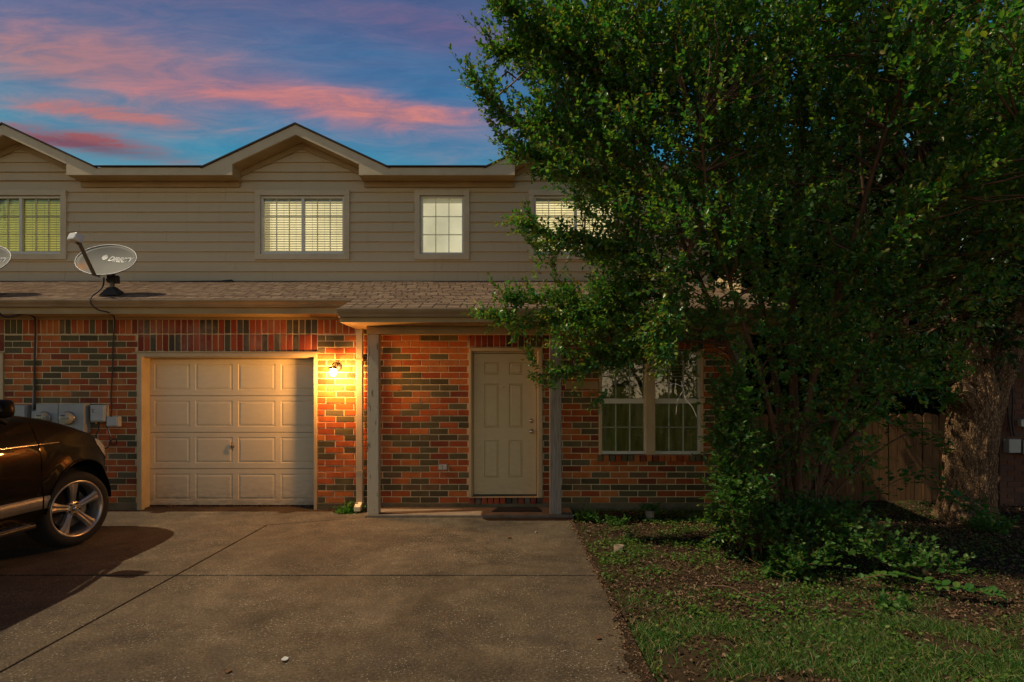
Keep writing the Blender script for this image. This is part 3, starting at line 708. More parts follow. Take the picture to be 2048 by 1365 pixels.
# eaves, rakes, soffits of the upper roof
TOP = 5.665; TS = .467; RX = 1.39; HW = .965
for i, c in enumerate(GC):
    zo = lambda dx_: TOP - TS * abs(dx_); zi = lambda dx_: APZ - .0 - SL * abs(dx_)
    for s in (-1, 1):
        rk = MB().prism([(c, TOP), (c + s * HW, zo(HW)), (c + s * HW, 5.064), (c, APZ)], YF - .028, YF); rk.build('rake_board', M['trim'], house)
        MB().prism([(c + s * (HW + .002), zo(HW)), (c + s * RX, zo(RX)), (c + s * RX, EZ), (c + s * (HW + .002), EZ)], YF - .026, YF).build('fascia_return', M['trim'], house)
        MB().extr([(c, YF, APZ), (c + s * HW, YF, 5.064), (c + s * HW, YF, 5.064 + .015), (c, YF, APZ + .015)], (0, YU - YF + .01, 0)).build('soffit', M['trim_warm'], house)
        MB().box(min(c + s * HW, c + s * (HW + .014)), max(c + s * HW, c + s * (HW + .014)), YF, YU + .01, EZ, 5.08).build('eave_return', M['trim_warm'], house)
        MB().prism([(c, APZ - .002), (c + s * (HW - .002), 5.062), (c + s * (HW - .002), 4.985), (c, APZ - .09)], YU - .05, YU - .031).build('frieze_board', M['trim_warm'], house)
        # roof slopes of the gable
        MB().extr([(c, YF - .05, TOP + .028), (c + s * (RX + .05), YF - .05, zo(RX + .05) + .028), (c + s * (RX + .05), YF - .05, zo(RX + .05) + .004), (c, YF - .05, TOP + .004)], (0, 2.6, 0)).build('gable_roof', M['roof_dark'], house)
edges = [HX0 - .3] + [v_ for c in GC for v_ in (c - RX, c + RX)] + [HX1 + .3]
for a, b in zip(edges[0::2], edges[1::2]):
    if b > a:
        MB().box(a, b, YF - .024, YF, EZ, 5.012).build('eave_fascia', M['trim'], house)
edges2 = [HX0 - .3] + [v_ for c in GC for v_ in (c - HW - .015, c + HW + .015)] + [HX1 + .3]
for a, b in zip(edges2[0::2], edges2[1::2]):
    if b > a:
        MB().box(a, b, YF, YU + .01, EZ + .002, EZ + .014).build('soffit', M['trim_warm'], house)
        MB().box(a, b, YU - .052, YU - .032, EZ - .085, EZ).build('frieze_board', M['trim_warm'], house)
def slab(x0, x1, y0, y1, name):
    f = lambda y: 5.018 + .30 * (y - YF + .06)
    MB().add([(x0, y0, f(y0)), (x1, y0, f(y0)), (x1, y1, f(y1)), (x0, y1, f(y1)), (x0, y0, f(y0) + .016), (x1, y0, f(y0) + .016), (x1, y1, f(y1) + .016), (x0, y1, f(y1) + .016)],
         [(0, 1, 5, 4), (4, 5, 6, 7), (0, 3, 2, 1), (1, 2, 6, 5), (0, 4, 7, 3), (2, 3, 7, 6)]).build(name, M['roof_dark'], house)
edges3 = [HX0 - .3] + [v_ for c in GC for v_ in (c - RX + .01, c + RX - .01)] + [HX1 + .3]
for a, b in zip(edges3[0::2], edges3[1::2]):
    if b > a: slab(a, b, YF - .06, 9.28, 'upper_roof')
slab(HX0 - .3, HX1 + .3, 9.285, 13.2, 'upper_roof')
MB().box(HX0, HX1, 13.1, 13.2, -.1, 6.25).build('rear_wall', M['trim'], house)
MB().box(HX0 - .02, HX0, YW + .02, 13.1, -.1, 5.0).build('party_wall', M['trim'], house)

# lower roof with shingle tabs
PXL = -1.975; RXR = HX1 + .25
def rz(y): return 3.34 - .34 * (9 - y)
rf = MB()
rf.add([(HX0, 7.27, rz(7.27) - .03), (PXL, 7.27, rz(7.27) - .03), (PXL, 9.0, rz(9) - .03), (HX0, 9, rz(9) - .03), (HX0, 7.27, rz(7.27)), (PXL, 7.27, rz(7.27)), (PXL, 9, rz(9)), (HX0, 9, rz(9))], [(0, 1, 5, 4), (4, 5, 6, 7), (0, 3, 2, 1), (1, 2, 6, 5), (0, 4, 7, 3)])
rf.add([(PXL + .001, 6.76, rz(6.76) - .03), (RXR, 6.76, rz(6.76) - .03), (RXR, 9.0, rz(9) - .03), (PXL + .001, 9, rz(9) - .03), (PXL + .001, 6.76, rz(6.76)), (RXR, 6.76, rz(6.76)), (RXR, 9, rz(9)), (PXL + .001, 9, rz(9))], [(0, 1, 5, 4), (4, 5, 6, 7), (0, 3, 2, 1), (1, 2, 6, 5), (0, 4, 7, 3)])
roof = rf.build('porch_roof', M['roof_dark'], house)
shm = MB(); th = .009; cs_ = 1 / math.sqrt(1 + .34 ** 2)
shm.add([(-.5, 0, 0), (.5, 0, 0), (.5, 1, 0), (-.5, 1, 0), (-.5, 0, th), (.5, 0, th), (.5, 1, .002), (-.5, 1, .002)], [(0, 1, 5, 4), (4, 5, 6, 7), (1, 2, 6, 5), (3, 0, 4, 7)])
SHM = shm.mesh('shingle'); SHM.materials.append(M['shingle'])
ex = .115; tabs = []; row = 0; y = 6.755
while y < 8.98:
    x = (PXL + .002 if y < 7.265 else HX0) - random.random() * .2
    while x < RXR:
        wd = .163; x0_, x1_ = max(x, PXL + .002 if y < 7.265 else HX0), min(x + wd - .014, RXR)
        if x1_ - x0_ > .03: tabs.append((x0_, x1_, y, rz(y)))
        x += wd
    y += ex * cs_; row += 1
tabs.sort(key=lambda t: (abs(PX(900, 1) - t[0] / t[2]) * 2 + (t[2] - 6.7) * .5) if -1.9 < t[0] < .5 else 99)
big = MB(); rmat = Matrix.Rotation(math.atan(.34), 4, 'X')
for i, (a, b, y, z) in enumerate(tabs):
    mm = Matrix.Translation(((a + b) / 2, y, z + .001 + random.uniform(0, .003))) @ rmat @ Matrix.Diagonal((b - a, ex * 1.06, 1, 1))
    if i < 300:
        o = link('shingle', SHM, None, roof); l, q, s_ = mm.decompose(); o.location = l; o.rotation_euler = q.to_euler(); o.scale = s_
    else: big.add([mm @ v_.co for v_ in SHM.vertices], [tuple(p.vertices) for p in SHM.polygons])
big.build('shingles', M['shingle'], roof, kind='stuff')
MB().box(HX0, HX1, YU - .05, YU + .0, 3.318, 3.338).build('roof_flashing', M['flash'], house)
MB().prism([(PX(355, 8.9), 3.318), (PX(470, 8.9), 3.318), (PX(462, 8.9), 3.352), (PX(440, 8.9), 3.336), (PX(360, 8.9), 3.33)], YU - .09, YU - .055).build('loose_flashing', M['flash'], house)
# gutters, fascias, soffits of the lower roof
def kgut(y, zt, hgt): return [(y + .10, zt), (y + .10, zt - hgt), (y + .045, zt - hgt), (y + .035, zt - hgt * .72), (y + .012, zt - hgt * .45), (y, zt - hgt * .18), (y, zt), (y + .012, zt), (y + .014, zt - .012), (y + .09, zt - .012)]
MB().prismx(kgut(7.22, 2.765, .088), HX0, PXL - .003).build('gutter', M['gutter'], house)
MB().prismx(kgut(6.70, 2.578, .100), PXL - .02, RXR + .02).build('gutter', M['gutter'], house)
MB().box(HX0, PXL - .005, 7.322, 7.345, 2.592, 2.73).build('fascia', M['trim_warm'], house)
MB().box(PXL, RXR, 6.802, 6.825, 2.42, 2.56).build('fascia', M['trim_warm'], house)
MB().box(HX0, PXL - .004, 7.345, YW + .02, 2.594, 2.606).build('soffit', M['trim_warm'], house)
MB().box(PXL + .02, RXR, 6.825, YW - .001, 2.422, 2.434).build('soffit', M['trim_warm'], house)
MB().prismx([(6.80, 2.42), (6.80, 2.56), (7.3, 2.735), (7.66, 2.735), (7.66, 2.42)], PXL - .012, PXL + .018).build('roof_end_board', M['trim_warm'], house)
MB().box(HX0, -1.96, YW - .03, YW - .004, 2.560, 2.592).build('frieze_board', M['trim_warm'], house)
# porch beam, posts
BY0, BY1 = 7.20, 7.33
MB().box(PX(733, 7.2), HX1 + .1, BY0, BY1, 2.318, 2.42).build('porch_beam', M['trim_warm'], house, bevel=.004)
p1 = (PX(734.5, BY0), PX(757, BY0)); MB().box(p1[0], p1[1], BY0 + .003, BY1, .036, 2.317).build('porch_post', M['post'], house, bevel=.005)['label'] = 'cream post with peeling paint'
for a, b, z0 in ((1100, 1123, .036), (1470, 1492, -.03)):
    MB().box(PX(a, BY0), PX(b, BY0), BY0 + .003, BY1, z0, 2.317).build('porch_post', M['greypost'], house, bevel=.005)['label'] = 'weathered grey wooden post'
# downspout
dsx = PX(719.5, 7.58); d = MB(); y0 = 7.575
d.box(dsx - .043, dsx + .043, y0 - .03, y0 + .04, .13, 2.421)
d.prismx([(y0 - .03, .13), (y0 + .04, .13), (y0 - .035, .03), (y0 - .13, .02), (y0 - .13, .085)], dsx - .043, dsx + .043)
ds = d.build('downspout', M['trim'], house, bevel=.008)
for py in (720, 943): MB().box(dsx - .05, dsx + .05, y0 - .034, YW - .001, PZ(py, 7.6) - .014, PZ(py, 7.6) + .014).build('strap', M['jamb'], ds)
# outlet
ox, oz = PX(886, YW), PZ(934, YW); ol = MB().box(ox - .065, ox + .065, YW - .03, YW, oz - .042, oz + .042).build('outlet_box', M['steel'], house, bevel=.005)
for s in (-1, 1): MB().box(ox + s * .032 - .022, ox + s * .032 + .022, YW - .042, YW - .030, oz - .03, oz + .03).build('outlet_cover', M['boxwhite'], ol, bevel=.004)

# ------------------------------------------------------------------ wall lamp
lx, lz = PX(676, YW), PZ(745, YW)
lamp = empty('wall_lamp', (lx, YW, lz), 'small lit wall lantern on the brick between garage door and downspout', 'lamp')
MB().lathe([(0, -.03), (.045, -.03), (.055, -.012), (.055, 0)], Matrix.Translation((lx, YW, lz + .07)), 24, 'Y').build('backplate', M['plastic'], lamp, True)
MB().tube(spline([(lx, YW - .02, lz + .075), (lx, YW - .12, lz + .12), (lx, YW - .22, lz + .10), (lx, YW - .22, lz + .065)]), .009, 8).build('arm', M['plastic'], lamp, True)
MB().lathe([(0, .075), (.03, .07), (.070, .045), (.068, .04), (0, .043)], Matrix.Translation((lx, YW - .22, lz)), 24, 'Z').build('cap', M['plastic'], lamp, True)
MB().lathe([(.030, .038), (.046, .01), (.044, -.03), (.026, -.055), (0, -.058)], Matrix.Translation((lx, YW - .22, lz)), 24, 'Z').build('lamp_glass', M['bulb'], lamp, True)
pl = bpy.data.lights.new('bulb_light', 'POINT'); pl.energy = 92; pl.color = (1, .43, .10); pl.shadow_soft_size = .05
plo = bpy.data.objects.new('bulb_light', pl); COL.objects.link(plo); plo.location = (lx, YW - .22, lz - .012); plo.parent = lamp; plo.matrix_parent_inverse = world_of(lamp).inverted()

# ------------------------------------------------------------------ satellite dishes
def dish():
    root = empty('satellite_dish', (0, 0, 0), 'grey satellite dish with rust spot on the roof above the garage', 'satellite dish', 'satellite dishes on the lower roof')
    tilt = R(36); roll = R(-10); yaw = R(-10)
    Rm = Matrix.Rotation(yaw, 3, 'Z') @ Matrix.Rotation(-roll, 3, 'Y') @ Matrix.Rotation(-tilt, 3, 'X')
    ax, nn, bx = Rm @ Vector((1, 0, 0)), Rm @ Vector((0, -1, 0)), Rm @ Vector((0, 0, 1))
    C = Vector((-.055, -.02, .475)); A, B = .435, .285
    def sp(u, v_): return C + ax * u * A + bx * v_ * B - nn * (.075 * (1 - u * u - v_ * v_))
    m = MB(); nr, na = 8, 56
    for side in (0, .012):
        for i in range(nr + 1):
            for k in range(na): q = i / nr; th_ = 2 * math.pi * k / na; m.v.append(tuple(sp(q * math.cos(th_), q * math.sin(th_)) - nn * side))
    o = (nr + 1) * na
    for i in range(nr):
        for k in range(na):
            l = (k + 1) % na; m.f.append((i * na + k, i * na + l, (i + 1) * na + l, (i + 1) * na + k)); m.f.append((o + i * na + l, o + i * na + k, o + (i + 1) * na + k, o + (i + 1) * na + l))
    for k in range(na): l = (k + 1) % na; m.f.append((nr * na + k, nr * na + l, o + nr * na + l, o + nr * na + k))
    rfl = m.build('reflector', M['dish'], root, True)
    MB().tube([sp(math.cos(t_ * math.pi / 28) * 1.0, math.sin(t_ * math.pi / 28) * 1.0) for t_ in range(57)], .006, 6, False).build('rim', M['dishwhite'], rfl, True)
    cu = bpy.data.curves.new('lettering', 'FONT'); cu.body = 'DIRECTV'; cu.size = .112; cu.shear = .35; cu.offset = .0018; cu.align_x = 'LEFT'
    to = bpy.data.objects.new('lettering', cu); COL.objects.link(to); dg = bpy.context.evaluated_depsgraph_get()
    me = bpy.data.meshes.new_from_object(to.evaluated_get(dg)); bpy.data.objects.remove(to); bpy.data.curves.remove(cu)
    for v_ in me.vertices:
        u, w_ = (-.062 + v_.co.x * .86) / A, (.045 + v_.co.y) / B; v_.co = sp(u, w_) + nn * .003
    me.name = 'lettering'; link('lettering', me, M['dishwhite'], rfl)
    lg = MB(); gc = (-.118, .083)
    rr = .040
    for k in range(5):       # striped globe
        y0, y1 = -rr + k * .0165, -rr + k * .0165 + .011; pts = []
        for t_ in range(9): q = -1 + 2 * t_ / 8; x_ = q * math.sqrt(max(rr * rr - y0 * y0, 0)); pts.append((x_, y0 + .010 * (1 - q * q)))
        for t_ in range(8, -1, -1): q = -1 + 2 * t_ / 8; x_ = q * math.sqrt(max(rr * rr - min(y1, rr) ** 2, 0)); pts.append((x_, y1 + .010 * (1 - q * q)))
        lg.add([sp((gc[0] + a) / A, (gc[1] + b) / B) + nn * .004 for a, b in pts], [tuple(range(len(pts)))])
    lg.build('logo', M['dishwhite'], rfl)
    low = sp(.12, -1.0); ln = Vector((-.075, -.52, .62))
    MB().tube([low + Vector((.05, .02, -.02)), low + Vector((0, -.02, -.01)), ln + Vector((.04, 0, -.06))], [.022, .024, .022], 4).build('arm', M['dishmetal'], root)
    lb = MB().box(-.075, .075, -.06, .05, -.05, .05).build('receiver', M['dishwhite'], root, bevel=.018); lb.location = ln; lb.rotation_euler = (R(-20), 0, R(-22))
    MB().tube([ln + Vector((.04, 0, -.065)), ln + Vector((.015, .01, -.03))], [.03, .035], 10).build('receiver_neck', M['dishmetal'], root, True)
    MB().tube([(0.01, 0, .01), (.01, .01, .14), (.012, .04, .24), (-.01, .06, .30)], [.028, .028, .028, .024], 12).build('mast', M['dishmetal'], root, True)
    bk_ = MB(); bk_.box(-.055, .055, -.01, .10, .17, .27); bk_.tube([(-.07, .05, .24), (.07, .05, .26)], .016, 8); bk_.tube([(-.05, -.03, .20), (.06, -.03, .235)], .010, 6); bk_.build('bracket', M['flash'], root, bevel=.01)
    ft = MB(); ft.add([(-.12, -.07, -.01), (.15, -.07, -.01), (.13, .09, .045), (-.09, .09, .045), (-.035, -.03, .10), (.045, -.03, .10), (.045, .03, .12), (-.035, .03, .12)], [(0, 1, 5, 4), (1, 2, 6, 5), (2, 3, 7, 6), (3, 0, 4, 7), (4, 5, 6, 7), (3, 2, 1, 0)])
    ft.build('foot', M['flash'], root, bevel=.006)
    return root
YD_ = 7.62
d1 = dish(); d1.location = (PX(222, YD_), YD_, rz(YD_) + .012)
d2 = copy_tree(d1); d2.location = (PX(-29, YD_), YD_, rz(YD_) + .012); d2['label'] = 'satellite dish cut off by the frame, only its rim and last letter showing'

# ------------------------------------------------------------------ meters and boxes on the brick
def meter(px0, px1, py0, py1, label):
    x0, x1, z0, z1 = PX(px0, YW), PX(px1, YW), PZ(py1, YW), PZ(py0, YW); cx = x0 + (x1 - x0) * .40; cz = z0 + (z1 - z0) * .52
    r = empty('electric_meter', (cx, YW, cz), label, 'electric meter', 'electric meters on the brick wall')
    MB().box(x0, x1, YW - .13, YW - .003, z0, z1).build('meter_box', M['meterbox'], r, bevel=.006)
    T = Matrix.Translation((cx, YW - .13, cz)); rr = .086
    MB().lathe([(rr * 1.05, 0), (rr * 1.05, -.02), (rr * .92, -.025)], T, 32, 'Y').build('ring', M['steel'], r, True)
    fc = MB().lathe([(rr * .95, -.01), (rr * .90, -.075), (rr * .8, -.085), (0, -.088)], T, 32, 'Y').build('meter_face', M['meterface'], r, True)
    dp = MB(); dp.box(cx - .04, cx + .02, YW - .2215, YW - .2185, cz + .028, cz + .042)
    for q in (-.03, -.005, .02): dp.box(cx + q - .006, cx + q + .006, YW - .2215, YW - .2185, cz - .004, cz + .003)
    dp.box(cx + .05, cx + .062, YW - .2205, YW - .215, cz - .008, cz + .006); dp.build('display', M['plastic'], r)
meter(132, 182, 808, 866, 'electric meter showing its full round face above the car hood'); meter(88, 131, 808, 866, 'electric meter half hidden by the car hood, second from the cable box')
def ubox(name, px0, px1, py0, py1, dep, mat, label, cat):
    x0, x1, z0, z1 = PX(px0, YW), PX(px1, YW), PZ(py1, YW), PZ(py0, YW)
    r = empty(name, ((x0 + x1) / 2, YW, z0), label, cat)
    MB().box(x0, x1, YW - dep, YW - .003, z0, z1).build('housing', M[mat], r, bevel=.007)
    MB().box(x0 + .012, x1 - .012, YW - dep - .012, YW - dep + .001, z0 + .014, z1 - .008).build('lid', M[mat], r, bevel=.006)
    return r, x0, x1, z0, z1
r_, a, b, c, d = ubox('cable_box', 190, 219, 810, 843, .09, 'boxwhite', 'pale cable box beside the electric meters, with a small dark label', 'utility box')
q = MB(); q.box(a + .035, a + .04, YW - .1035, YW - .1015, c + .12, c + .17)
for k in range(3): q.box(a + .04, a + .062, YW - .1035, YW - .1015, c + .12 + k * .02, c + .126 + k * .02)
q.build('printed_label', M['plastic'], r_); MB().box(a + .06, a + .085, YW - .08, YW - .03, c - .03, c).build('clasp', M['brass'], r_)
ubox('junction_box', 220, 244, 833, 853, .07, 'boxwhite', 'small white junction box lower right of the cable box', 'utility box')
ubox('junction_box', 71, 87, 821, 866, .07, 'meterbox', 'narrow grey junction box beside the white conduit', 'utility box')
ubox('junction_box', 37, 64, 810, 866, .09, 'meterbox', 'grey junction box behind the car mirror', 'utility box')
def cable(name, pts, r, mat, label, cat='cable'):
    o = MB().tube(spline(pts, 6), r, 6).build(name, M[mat], smooth=True); tag(o, label, cat); return o
cable('dish_cable', [P(208, 556, 7.55), P(206, 572, 7.45), P(196, 584, 7.35), P(183, 594, 7.22), P(182, 607, 7.18), P(196, 620, 7.22), P(216, 625, 7.3), P(228, 634, 7.5), P(229, 650, 7.63), P(226, 690, 7.65), P(225, 740, 7.65), P(222, 800, 7.65), P(224, 812, 7.62), P(222, 834, 7.6)], .0095, 'cable', 'black cable from the satellite dish down the brick to the cable box')
cable('power_cable', [P(-12, 612, 7.2), P(2, 630, 7.25), P(18, 634, 7.3), P(48, 629, 7.4), P(64, 632, 7.5), P(71, 645, 7.62), P(70, 700, 7.64), P(69, 760, 7.64), P(70, 800, 7.64), P(66, 828, 7.6)], .013, 'cable', 'thick black cable looping under the eave above the junction boxes')
cable('conduit', [P(73, 640, 7.65), P(73, 700, 7.65), P(70, 728, 7.65), P(67, 780, 7.65), P(65, 825, 7.63)], .008, 'cablewhite', 'white conduit running down the brick beside the black cable')
cable('loose_wire', [P(198, 843, 7.6), P(197, 860, 7.6), P(192, 874, 7.58), P(204, 896, 7.56), P(217, 894, 7.56), P(222, 882, 7.56), P(232, 878, 7.57), P(232, 888, 7.57), P(222, 888, 7.58), P(219, 870, 7.6), P(215, 856, 7.6), P(212, 848, 7.62)], .008, 'cable', 'tangled black wire loop hanging below the white junction box')
cable('loose_wire', [P(213, 849, 7.61), P(217, 860, 7.6), P(221, 873, 7.6)], .006, 'cablewhite', 'short white wire end hanging below the cable box')

# ------------------------------------------------------------------ doormat and scraps
mm_ = MB(); n = 40; pts = []
for k in range(n):
    t_ = k / n * 4; s_ = int(t_); f_ = t_ - s_; cs4 = [(-.18, 7.36), (.46, 7.36), (.42, 7.60), (-.10, 7.60)]; a, b = cs4[s_], cs4[(s_ + 1) % 4]
    pts.append((a[0] + (b[0] - a[0]) * f_ + random.uniform(-.008, .008), a[1] + (b[1] - a[1]) * f_ + random.uniform(-.008, .008)))
tag(mm_.prismz(pts, .036, .050).build('doormat', M['mat']), 'worn black rubber doormat on the porch slab at the front door', 'doormat')
def scrap(px, py, s, mat, label, cat, z=0):
    y = F * (H - z) / (py - CY); x = PX(px, y); r = random.Random(px); pts = [(x + s * math.cos(k * 1.05) * r.uniform(.6, 1.1), y + s * math.sin(k * 1.05) * r.uniform(.6, 1.2), z + .004 + r.uniform(0, .012)) for k in range(6)]
    tag(MB().extr(pts, (0, 0, .003)).build('paper_scrap' if cat == 'litter' else 'dry_leaf', M[mat]), label, cat)
scrap(570, 1322, .026, 'paper', 'crumpled white paper scrap on the driveway nearest the camera', 'litter')
scrap(455, 1345, .022, 'litter', 'dark dry leaf on the driveway left of the white scrap', 'leaf')
scrap(1196, 1278, .025, 'litter', 'dark dry leaf on the driveway close to the grass', 'leaf')
scrap(1018, 1077, .030, 'litter', 'curled dry leaf on the driveway in front of the doormat', 'leaf')
scrap(1072, 1066, .016, 'paper', 'tiny pale chip on the driveway near the grey porch post', 'litter')
M['door_reflection'] = simple('reflection_grey', (.24, .20, .15), .4, .1, nscale=20)  # beige of the ground mirrored in the doors, set as plain colour
# ------------------------------------------------------------------ parked car
XC = -5.35; WFY, WRY = 5.86, 2.90; WR = .382
car = empty('parked_car', (XC, 4.2, 0), 'dark brown black sport utility car parked facing the house at the frame edge', 'car')
def interp(tab, x):
    xs_, ys_ = zip(*tab); return float(np.interp(x, xs_, ys_))
def smooth_i(tab, x):
    return (interp(tab, x - .08) + 2 * interp(tab, x) + interp(tab, x + .08)) / 4
WT = [(1.70, .70), (1.78, .84), (1.95, .93), (2.3, .975), (3, .99), (5.6, .985), (5.95, .98), (6.15, .95), (6.33, .89), (6.45, .80), (6.55, .66), (6.60, .50)]
def wid(y): return smooth_i(WT, y) if y < 6.0 else interp(WT, y)
HT = [(1.70, 1.10), (1.9, 1.18), (3, 1.33), (4.9, 1.38), (5.25, 1.385), (5.6, 1.335), (5.9, 1.245), (6.15, 1.160), (6.3, 1.085), (6.42, 1.02), (6.55, .98), (6.60, .90)]
def hood(y): return smooth_i(HT, y)
def zlow(y):
    z = .36
    if y > 6.25: z = .30
    for wc in (WFY, WRY):
        d = abs(y - wc)
        if d < .465: z = max(z, .42 + math.sqrt(.465 ** 2 - d * d))
    return z
def profile(y):            # right side (+X), bottom to hood centre
    w_, h_, zl = wid(y), hood(y), zlow(y); sh = h_ - .075; pts = []
    zs = [zl + (sh - zl) * t for t in (0, .08, .18, .3, .42, .54, .66, .76, .86, .94, 1)]
    for z in zs:
        k = (z - .36) / (1.22 - .36)
        off = -.045 * max(0, 1 - k * 3) ** 2 - .085 * max(0, (k - .55) / .45) ** 2 + .012 * math.exp(-((z - 1.02) / .04) ** 2)
        # flare round the arches
        for wc in (WFY, WRY):
            dd = math.hypot(y - wc, z - .42); off += .028 * math.exp(-((dd - .465) / .07) ** 2)
        pts.append((w_ + off, z))
    x0 = pts[-1][0]
    for t, dz_ in ((.04, .035), (.10, .055), (.22, .070), (.38, .082), (.62, .090), (1.0, .094)):
        pts.append((x0 * (1 - t), sh + dz_ * (1.0 if y < 6.5 else .8)))
    return pts
def body(y0, y1, i0, i1, name, sides=(1, -1), mat='carpaint', cap=False, n=None):
    n = n or max(3, int((y1 - y0) / .045)); m = MB()
    for s in sides:
        b = len(m.v); k = i1 - i0
        for i in range(n + 1):
            y = y0 + (y1 - y0) * i / n; pr = profile(y)[i0:i1]
            m.v += [(XC + s * x, y, z) for x, z in pr]
        m.f += [(b + i * k + j, b + i * k + j + 1, b + (i + 1) * k + j + 1, b + (i + 1) * k + j) for i in range(n) for j in range(k - 1)]
        if cap:
            pr = profile(y1); c0 = len(m.v); zl = pr[0][1]; m.v += [(XC, y1, z) for x, z in pr[i0:i1]]
            m.f += [(b + n * k + j, b + n * k + j + 1, c0 + j + 1, c0 + j) for j in range(k - 1)]
    return m.build(name, M[mat], car, True)
for s_ in (1, -1):
    for a_, b_, nm_ in ((5.354, 6.30, 'front_fender'), (4.13, 5.346, 'car_door'), (3.40, 4.122, 'car_door'), (1.70, 3.392, 'rear_fender')): body(a_, b_, 0, 11, nm_, (s_,))
body(6.304, 6.60, 0, 11, 'front_bumper', cap=True)
body(5.12, 6.60, 10, 17, 'bonnet', cap=True); body(1.70, 5.11, 10, 17, 'body_deck')
MB().box(XC - .86, XC + .86, 1.8, 6.3, .34, .80).build('underbody', M['black'], car)
MB().box(XC - .60, XC + .60, 1.8, 6.42, .8, 1.05).build('chassis', M['black'], car)
# cabin
cb = MB(); st = [(5.12, 1.30, .80, 1.30), (4.55, 1.62, .74, 1.29), (4.2, 1.80, .68, 1.29), (3.7, 1.875, .665, 1.29), (2.9, 1.88, .66, 1.27), (2.2, 1.80, .65, 1.25), (1.80, 1.22, .78, 1.18)]
for y, zt, wt, zb in st:
    cb.v += [(XC - .88, y, zb - .05), (XC - wt, y, max(zt - .03, zb)), (XC - wt + .12, y, max(zt, zb)), (XC + wt - .12, y, max(zt, zb)), (XC + wt, y, max(zt - .03, zb)), (XC + .88, y, zb - .05)]
for i in range(len(st) - 1): cb.f += [(i * 6 + j, i * 6 + j + 1, i * 6 + 6 + j + 1, i * 6 + 6 + j) for j in range(5)]
cb.build('windows', M['carglass'], car)
rfm = MB()
for y, zt, wt in ((4.3, 1.775, .66), (4.0, 1.85, .66), (3.4, 1.895, .66), (2.8, 1.895, .66), (2.2, 1.815, .64)): rfm.v += [(XC - wt, y, zt), (XC - wt * .6, y, zt + .025), (XC + wt * .6, y, zt + .025), (XC + wt, y, zt)]
for i in range(4): rfm.f += [(i * 4 + j, i * 4 + j + 1, i * 4 + 5 + j, i * 4 + 4 + j) for j in range(3)]
rfm.build('car_roof', M['carpaint'], car, True)
